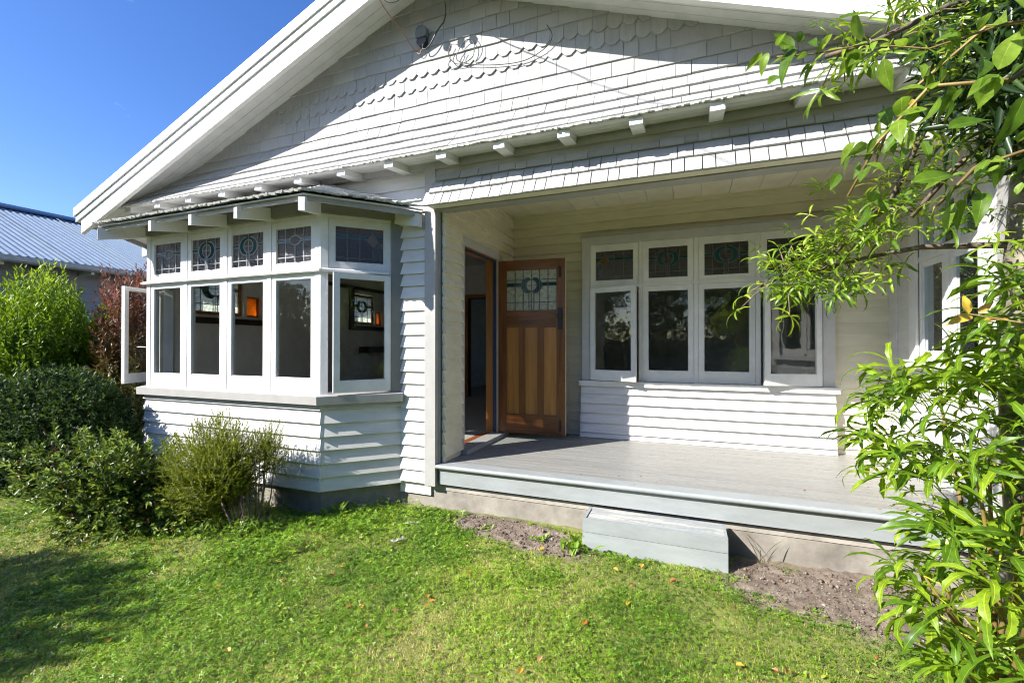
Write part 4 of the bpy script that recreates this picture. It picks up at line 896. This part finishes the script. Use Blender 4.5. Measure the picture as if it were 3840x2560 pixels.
# ------------------------------------------------------------------ foreground foliage at the right
FIVE = leafmat('fivefinger_leaf', [(0,(.03,.08,.012)),(.4,(.12,.24,.016)),(.75,(.29,.43,.022)),(.97,(.52,.58,.04)),(1,(.55,.6,.05))], rough=.40, trans=.42)
OVAL = leafmat('broad_glossy_leaf', [(0,(.045,.11,.014)),(.4,(.12,.23,.018)),(.62,(.22,.35,.03)),(1,(.36,.46,.10))], rough=.46, trans=.5, spec=.35)
YELL = leafmat('yellowed_leaf', [(0,(.45,.22,.03)),(.5,(.55,.38,.04)),(1,(.62,.50,.08))], rough=.4, trans=.35)
def leaflet(V, F, Tn, a, L, w, droop, el0, teeth, r2, n=9, hub=(0,0,0)):
    """one drooping toothed leaflet leaving the hub at azimuth a"""
    c, s = math.cos(a), math.sin(a); p = Vector(hub); el = el0; b0 = len(V); st = L/n
    for i in range(n+1):
        u = i/n; ww = w*(.12+.88*math.sin(min(1, u*1.25+.08)*math.pi*.5)**1.2)*(1 if u < .62 else max(.02, 1-((u-.62)/.38)**1.7))
        if teeth and .4 < u < .95: ww *= 1.22 if i % 2 else .78
        d = Vector((c*math.cos(el), s*math.cos(el), math.sin(el))); x = Vector((-s, c, 0)); nn = d.cross(x)*-1
        nn = nn if nn.z > 0 else -nn
        for k in (-1, -.08, .08, 1): V.append(tuple(p + x*(k*ww/2) + nn*(abs(k)*ww*.16)))
        p = p + d*st; el -= droop/n*(.5+u)
    for i in range(n):
        for k in range(3):
            o = b0+i*4+k; F.append((o, o+4, o+5, o+1)); Tn.append(.88 if k == 1 else .5)
def leaf_mesh(name, angs, L, w, droop, mat, seed, teeth=True, el=.25, pet=.10, n=9):
    r2 = random.Random(seed); V = []; F = []; Tn = []
    for a in angs:
        k = 1-.22*abs(a)/1.9
        leaflet(V, F, Tn, math.pi/2+a+r2.uniform(-.12,.12), L*k*r2.uniform(.85,1.1), w*r2.uniform(.85,1.15), droop*r2.uniform(.6,1.4), el+r2.uniform(-.2,.2), teeth, r2, n)
    if pet:
        m = MB(); m.tube([(0,-pet,-pet*.5),(0,-pet*.5,-pet*.12),(0,0,0)], [.0022,.002,.003], 5); o = len(V); V += m.v; F += [tuple(i+o for i in f) for f in m.f]; Tn += [.9]*len(m.f)
    me = bpy.data.meshes.new(name); me.from_pydata(V, [], F); me.update()
    at = me.attributes.new('tint', 'FLOAT', 'FACE'); at.data.foreach_set('value', Tn); me.materials.append(mat)
    me.polygons.foreach_set('use_smooth', [True]*len(F)); return me
FAN = (-1.9,-.95,0,.95,1.9)
PALM = [leaf_mesh('leaf', FAN, .245, .027, R(65+14*i), FIVE, 60+i, el=.2+.05*i) for i in range(6)]
SMALL = [leaf_mesh('leaf', FAN if i % 2 else (-1.2,0,1.2), .105, .013, R(85), FIVE, 80+i, el=.25, pet=.045, n=6) for i in range(6)]
BROAD = []
for i in range(9):
    r2 = random.Random(i); bend, twist = r2.uniform(-.22,.22), r2.uniform(-.5,.5); V = []; F = []; Tn = []; n = 8; fold = r2.uniform(.15,.42); dr = r2.uniform(.1,.5)
    for j in range(n+1):
        u = j/n; w = .43*math.sin(math.pi*min(1, u**.72*.98+.02))**.95; el = -dr*u*u
        for k in (-1,-.5,-.03,.03,.5,1): V.append((k*w/2 + bend*u*u, u, el + abs(k)*w*.5*fold + k*w*.5*math.sin(twist*u) + .012*math.sin(9*u+3*k)))
    for j in range(n):
        for k in range(5): o = j*6+k; F.append((o, o+1, o+7, o+6)); Tn.append(.85 if k == 2 else .45)
    me = bpy.data.meshes.new('leaf'); me.from_pydata(V, [], F); at = me.attributes.new('tint','FLOAT','FACE'); at.data.foreach_set('value', Tn); me.materials.append(OVAL)
    me.polygons.foreach_set('use_smooth', [True]*len(F)); BROAD.append(me)
def orient(p, y, up, roll=0):
    y = Vector(y).normalized(); z = Vector(up); z = (z-y*z.dot(y)); z = z.normalized() if z.length > 1e-3 else Vector((0,0,1)); x = y.cross(z)
    return Matrix(((x.x,y.x,z.x,p[0]),(x.y,y.y,z.y,p[1]),(x.z,y.z,z.z,p[2]),(0,0,0,1))) @ Matrix.Rotation(roll, 4, 'Y')
r3 = random.Random(21)
FS = empty('fivefinger_shrub', (3.28,-1.35,G), 'bright green shrub with drooping finger shaped leaves at the right foreground', 'shrub')
BASE = Vector((3.28,-1.35,G)); M['stem'] = paint('olive_stem', (.22,.15,.05), var=.3, rough=.5)
ELL = [((3.26,-1.25,.71),(.36,.36,.34),105), ((3.22,-1.46,.50),(.28,.30,.24),45), ((3.17,-1.62,.24),(.27,.30,.26),66), ((3.22,-1.66,-.08),(.24,.25,.22),28), ((3.44,-1.32,1.16),(.20,.24,.26),40)]
hubs = []
for c, rad, n in ELL:
    for _ in range(n):
        while True:
            o = Vector((r3.gauss(0,1), r3.gauss(0,1), r3.gauss(0,1))).normalized()
            if o.z > -.75: break
        q = r3.uniform(.45,1)**.6; p = Vector(c)+Vector((o.x*rad[0], o.y*rad[1], o.z*rad[2]))*q
        h = Vector((o.x, o.y, 0)); y = (h+Vector((r3.gauss(0,.35), r3.gauss(0,.35), .1+.25*o.z))); up = Vector((o.x*.5, o.y*.5, .9))+Vector((r3.gauss(0,.25), r3.gauss(0,.25), 0))
        hubs.append(p); link('leaf', r3.choice(PALM), FS, orient(p, y, up, r3.uniform(-.35,.35)) @ Matrix.Scale(r3.uniform(.6,1.12), 4))
for k in range(16):
    q = r3.choice(hubs); m1 = BASE.lerp(q, .45)+Vector((r3.uniform(-.06,.06), r3.uniform(-.06,.06), .05))
    MB().tube([BASE+Vector((r3.uniform(-.05,.05), r3.uniform(-.05,.05), -.03)), m1, q.lerp(m1,.3), q], [.011,.009,.006,.003], 6).build('stem', 'stem', FS, True)
# the tree behind it: lichened trunk, thin hanging branches
TR_ = empty('fivefinger_tree', (3.62,-.92,G), 'slender tree with lichened trunk and narrow hanging leaves at the right edge', 'tree')
MB().tube([(3.66,-.90,G-.05),(3.60,-.93,.4),(3.56,-.96,1.1),(3.60,-.97,1.8),(3.66,-1.0,2.6),(3.62,-1.1,3.4)], [.11,.095,.088,.08,.065,.04], 12).build('trunk', 'trunk', TR_, True)
BRS = [[(3.57,-.96,1.50),(3.448,-.953,1.507),(3.222,-.944,1.520),(3.114,-.935,1.504),(2.93,-.957,1.469),(2.84,-.945,1.431),(2.70,-.949,1.434),(2.63,-.975,1.39)],
       [(3.60,-.97,2.35),(3.265,-1.079,2.164),(3.161,-1.066,1.948),(3.062,-1.051,1.685),(2.969,-1.034,1.603),(2.859,-1.024,1.491)],
       [(3.62,-1.0,2.5),(3.40,-1.20,2.45),(3.15,-1.35,2.35),(2.90,-1.45,2.22),(2.72,-1.52,2.16)],
       [(3.60,-.97,1.9),(3.45,-1.10,1.95),(3.25,-1.15,1.80),(3.12,-1.12,1.62)],
       [(3.60,-.96,1.7),(3.50,-1.12,1.65),(3.42,-1.25,1.5),(3.40,-1.3,1.38)]]
NB = (120, 75, 45, 35, 20); STT = (.50,.35,.45,.3,.3)
for bi, br_ in enumerate(BRS):
    MB().tube(br_, [.016-.002*i for i in range(len(br_))], 6).build('branch', 'bark', TR_, True)
    for k in range(NB[bi]):
        t = STT[bi]+(1-STT[bi])*r3.random(); f = t*(len(br_)-1); i = min(int(f), len(br_)-2); p = Vector(br_[i]).lerp(Vector(br_[i+1]), f-i)
        off = Vector((r3.gauss(0,.08), r3.gauss(0,.07), r3.gauss(-.01,.075))); q = p+off
        y = off+Vector((-.06,-.01,-.02))+Vector((r3.gauss(0,.04), r3.gauss(0,.04), 0)); up = Vector((r3.gauss(0,.3), r3.gauss(0,.3)-.2, 1))
        link('leaf', r3.choice(SMALL), TR_, orient(q, y, up, r3.uniform(-.5,.5)) @ Matrix.Scale(r3.uniform(.75,1.25), 4))
        if k % 4 == 0: MB().tube([p, p.lerp(q,.5)+Vector((0,0,.015)), q], [.004,.003,.002], 5).build('twig', 'bark', TR_, True)
def mass(name, c, rad, n, L, w, mat, parent, seed):
    r2 = np.random.default_rng(seed); d = unit_rows(r2.normal(size=(n,3))); p = np.array(c)+d*np.array(rad)*(r2.uniform(.1,1,n)**.5)[:,None]
    l = r2.uniform(.7,1.2,n)*L
    scatter(name, 'lance', p, unit_rows(r2.normal(size=(n,3))+np.array((-.3,-.2,-.5))), unit_rows(r2.normal(size=(n,3))+np.array((0,-.2,.7))), l, l/L*w, r2.uniform(.05,.95,n), mat, parent)
mass('foliage', (3.62,-1.15,2.25), (.42,.40,.50), 1500, .09, .013, FIVE, TR_, 71)
mass('foliage', (3.45,-1.30,2.15), (.38,.35,.42), 1100, .10, .020, BACKL, TR_, 73)
mass('foliage', (3.75,-.75,2.9), (.6,.6,.6), 1200, .10, .016, FIVE, TR_, 72)
# broad leaved climber sprays hanging in from above
VN = empty('climbing_vine', (3.35,-1.9,G), 'broad glossy leaved vine hanging in at the top right corner', 'vine')
VB = [[(3.35,-1.9,G-.02),(3.42,-1.85,.6),(3.4,-1.9,1.4),(3.15,-2.05,1.85),(2.934,-2.12,1.83),(2.797,-2.10,1.815),(2.682,-2.06,1.88),(2.549,-2.10,1.86),(2.46,-2.14,1.85)],
      [(3.15,-2.05,1.85),(2.90,-2.2,1.66),(2.771,-2.17,1.69),(2.694,-2.10,1.60),(2.63,-2.09,1.47)],
      [(3.15,-2.05,1.85),(3.0,-1.9,1.95),(2.82,-1.85,1.80),(2.76,-1.86,1.62)],
      [(3.4,-1.9,1.4),(3.15,-1.9,1.62),(2.95,-1.95,1.55),(2.86,-1.98,1.45)],
      [(3.15,-2.05,1.85),(3.05,-2.2,2.0),(2.9,-2.25,1.97),(2.8,-2.2,1.93)]]
for bi, br_ in enumerate(VB):
    MB().tube(br_, [max(.0022, .006-.0007*i) for i in range(len(br_))], 6).build('branch', 'stem', VN, True)
    nL = (34, 36, 34, 30, 34)[bi]
    for k in range(nL):
        t = (.55 if bi == 0 else .12)+(.45 if bi == 0 else .88)*(k+r3.random())/nL; f = t*(len(br_)-1); i = min(int(f), len(br_)-2); p = Vector(br_[i]).lerp(Vector(br_[i+1]), min(1,f-i))
        d = (Vector(br_[i+1])-Vector(br_[i])).normalized(); sd = d.cross(Vector((0,0,1))).normalized()*(1 if k % 2 else -1)
        y = d*.5+sd*.7+Vector((r3.gauss(0,.5), r3.gauss(0,.5), r3.gauss(-.25,.5))); up = Vector((r3.gauss(0,.6), r3.gauss(-.3,.6), 1)); p = p+Vector((r3.gauss(0,.03), r3.gauss(0,.03), r3.gauss(0,.03)))
        o = link('leaf', r3.choice(BROAD), VN, orient(p+y*.01, y, up, r3.uniform(-.6,.6)) @ Matrix.Scale(r3.choice((r3.uniform(.035,.065), r3.uniform(.05,.095))), 4))
FW = Vector((-math.sin(.3744), math.cos(.3744), 0))
for p, y, up, sc in (((2.85,-2.26,1.66),(.3,.1,.9),(.3,-1,.4),.10), ((2.87,-2.33,1.73),(-.5,0,.7),(.1,-1,.5),.09), ((2.78,-2.23,1.56),(.8,.2,.35),(.1,-.9,.6),.095), ((2.73,-2.19,1.46),(.9,.2,.2),(0,-.8,.7),.10), ((2.50,-2.15,1.86),(-.45,-.1,-.8),(-.6,-.7,.4),.105), ((2.70,-2.12,1.80),(.1,.2,-.9),(-.5,-.7,.3),.085), ((2.87,-2.3,1.58),(-.2,0,-.9),(.2,-1,.3),.09), ((2.60,-2.13,1.92),(.8,.1,.2),(0,-.7,.7),.09)):
    link('leaf', r3.choice(BROAD), VN, orient(p, y, up) @ Matrix.Scale(sc, 4))
b = MB()
for k, (p, y, s) in enumerate((((3.02,-1.76,1.17),(-.2,0,1),.06),((3.03,-1.76,1.16),(-.9,-.1,-.1),.07),((3.05,-1.75,1.17),(.5,.1,.8),.05),((3.06,-1.75,1.15),(.4,-.2,.1),.05),((2.80,-2.0,1.74),(.1,0,-1),.035),((2.70,-2.06,1.62),(.2,.1,-.9),.03))):
    me = BROAD[k % 9].copy(); me.materials.clear(); me.materials.append(YELL); o = link('yellow_leaf', me, VN, orient(p, y, (0,-.6,.6)) @ Matrix.Scale(s, 4))
MB().tube([(3.4,-1.9,1.0),(3.2,-1.8,1.12),(3.02,-1.76,1.17)], [.004,.003,.002], 5).build('twig', 'stem', VN, True)

# ------------------------------------------------------------------ weeds and litter
def weed(label, base, n, L, w, mat, seed, spread=.9, narrow=False):
    o = empty('weed', base, label, 'weed'); r2 = random.Random(seed)
    for k in range(n):
        V = []; F = []; Tn = []; leaflet(V, F, Tn, r2.uniform(0,6.28), L*r2.uniform(.6,1.1), w, R(r2.uniform(20,80)), r2.uniform(.5,1.3) if not narrow else r2.uniform(.8,1.4), not narrow, r2, 7)
        me = bpy.data.meshes.new('leaf'); me.from_pydata(V, [], F); at = me.attributes.new('tint','FLOAT','FACE'); at.data.foreach_set('value', Tn); me.materials.append(mat)
        link('leaf', me, o, Matrix.Translation((base[0]+r2.uniform(-.06,.06)*spread, base[1]+r2.uniform(-.05,.05)*spread, base[2])))
DRYB = leafmat('dry_stalk', [(0,(.05,.04,.03)),(.5,(.10,.09,.05)),(1,(.22,.2,.1))], trans=.1)
weed('leafy dandelion clump at the left corner of the porch step', (1.45,-.30,G+.01), 26, .13, .035, CLOV, 3, 2.0)
weed('low weed growing in the bare earth left of the step', (1.16,-.24,G+.01), 14, .07, .022, CLOV, 4, 1.2)
weed('bright weed at the corner of the bay foundation', (-.62,-.42,G+.01), 18, .15, .035, CLOV, 5, 1.2)
weed('thin dark dead stalks against the foundation right of the step', (2.70,-.06,G), 11, .26, .006, DRYB, 6, .5, True)
weed('small weed in the bare earth below the foundation crack', (.72,-.20,G+.01), 10, .06, .02, CLOV, 7, 1.0)
M['scrap'] = paint('grey_paper_scrap', (.42,.42,.40), var=.2, rough=.8)
for lab, x, y, a in (('torn grey paper scrap on the lawn, nearer the foundation', .04, -.36, .4), ('torn grey paper scrap on the lawn, nearer the viewer', .18, -.72, 1.2)):
    r2 = random.Random(int(x*100)); b = MB(); n = 6; vs = [(i*.022, r2.uniform(-.012,0), r2.uniform(0,.012)) for i in range(n)]+[(i*.022, r2.uniform(.012,.03), r2.uniform(0,.014)) for i in range(n)]
    b.add(vs, [(i,i+1,n+i+1,n+i) for i in range(n-1)]); tag(b.build('paper_scrap', 'scrap', None, mw=Matrix.Translation((x,y,float(ground_z(np.array(x),np.array(y)))+.022)) @ Matrix.Rotation(a,4,'Z')), lab, 'paper')
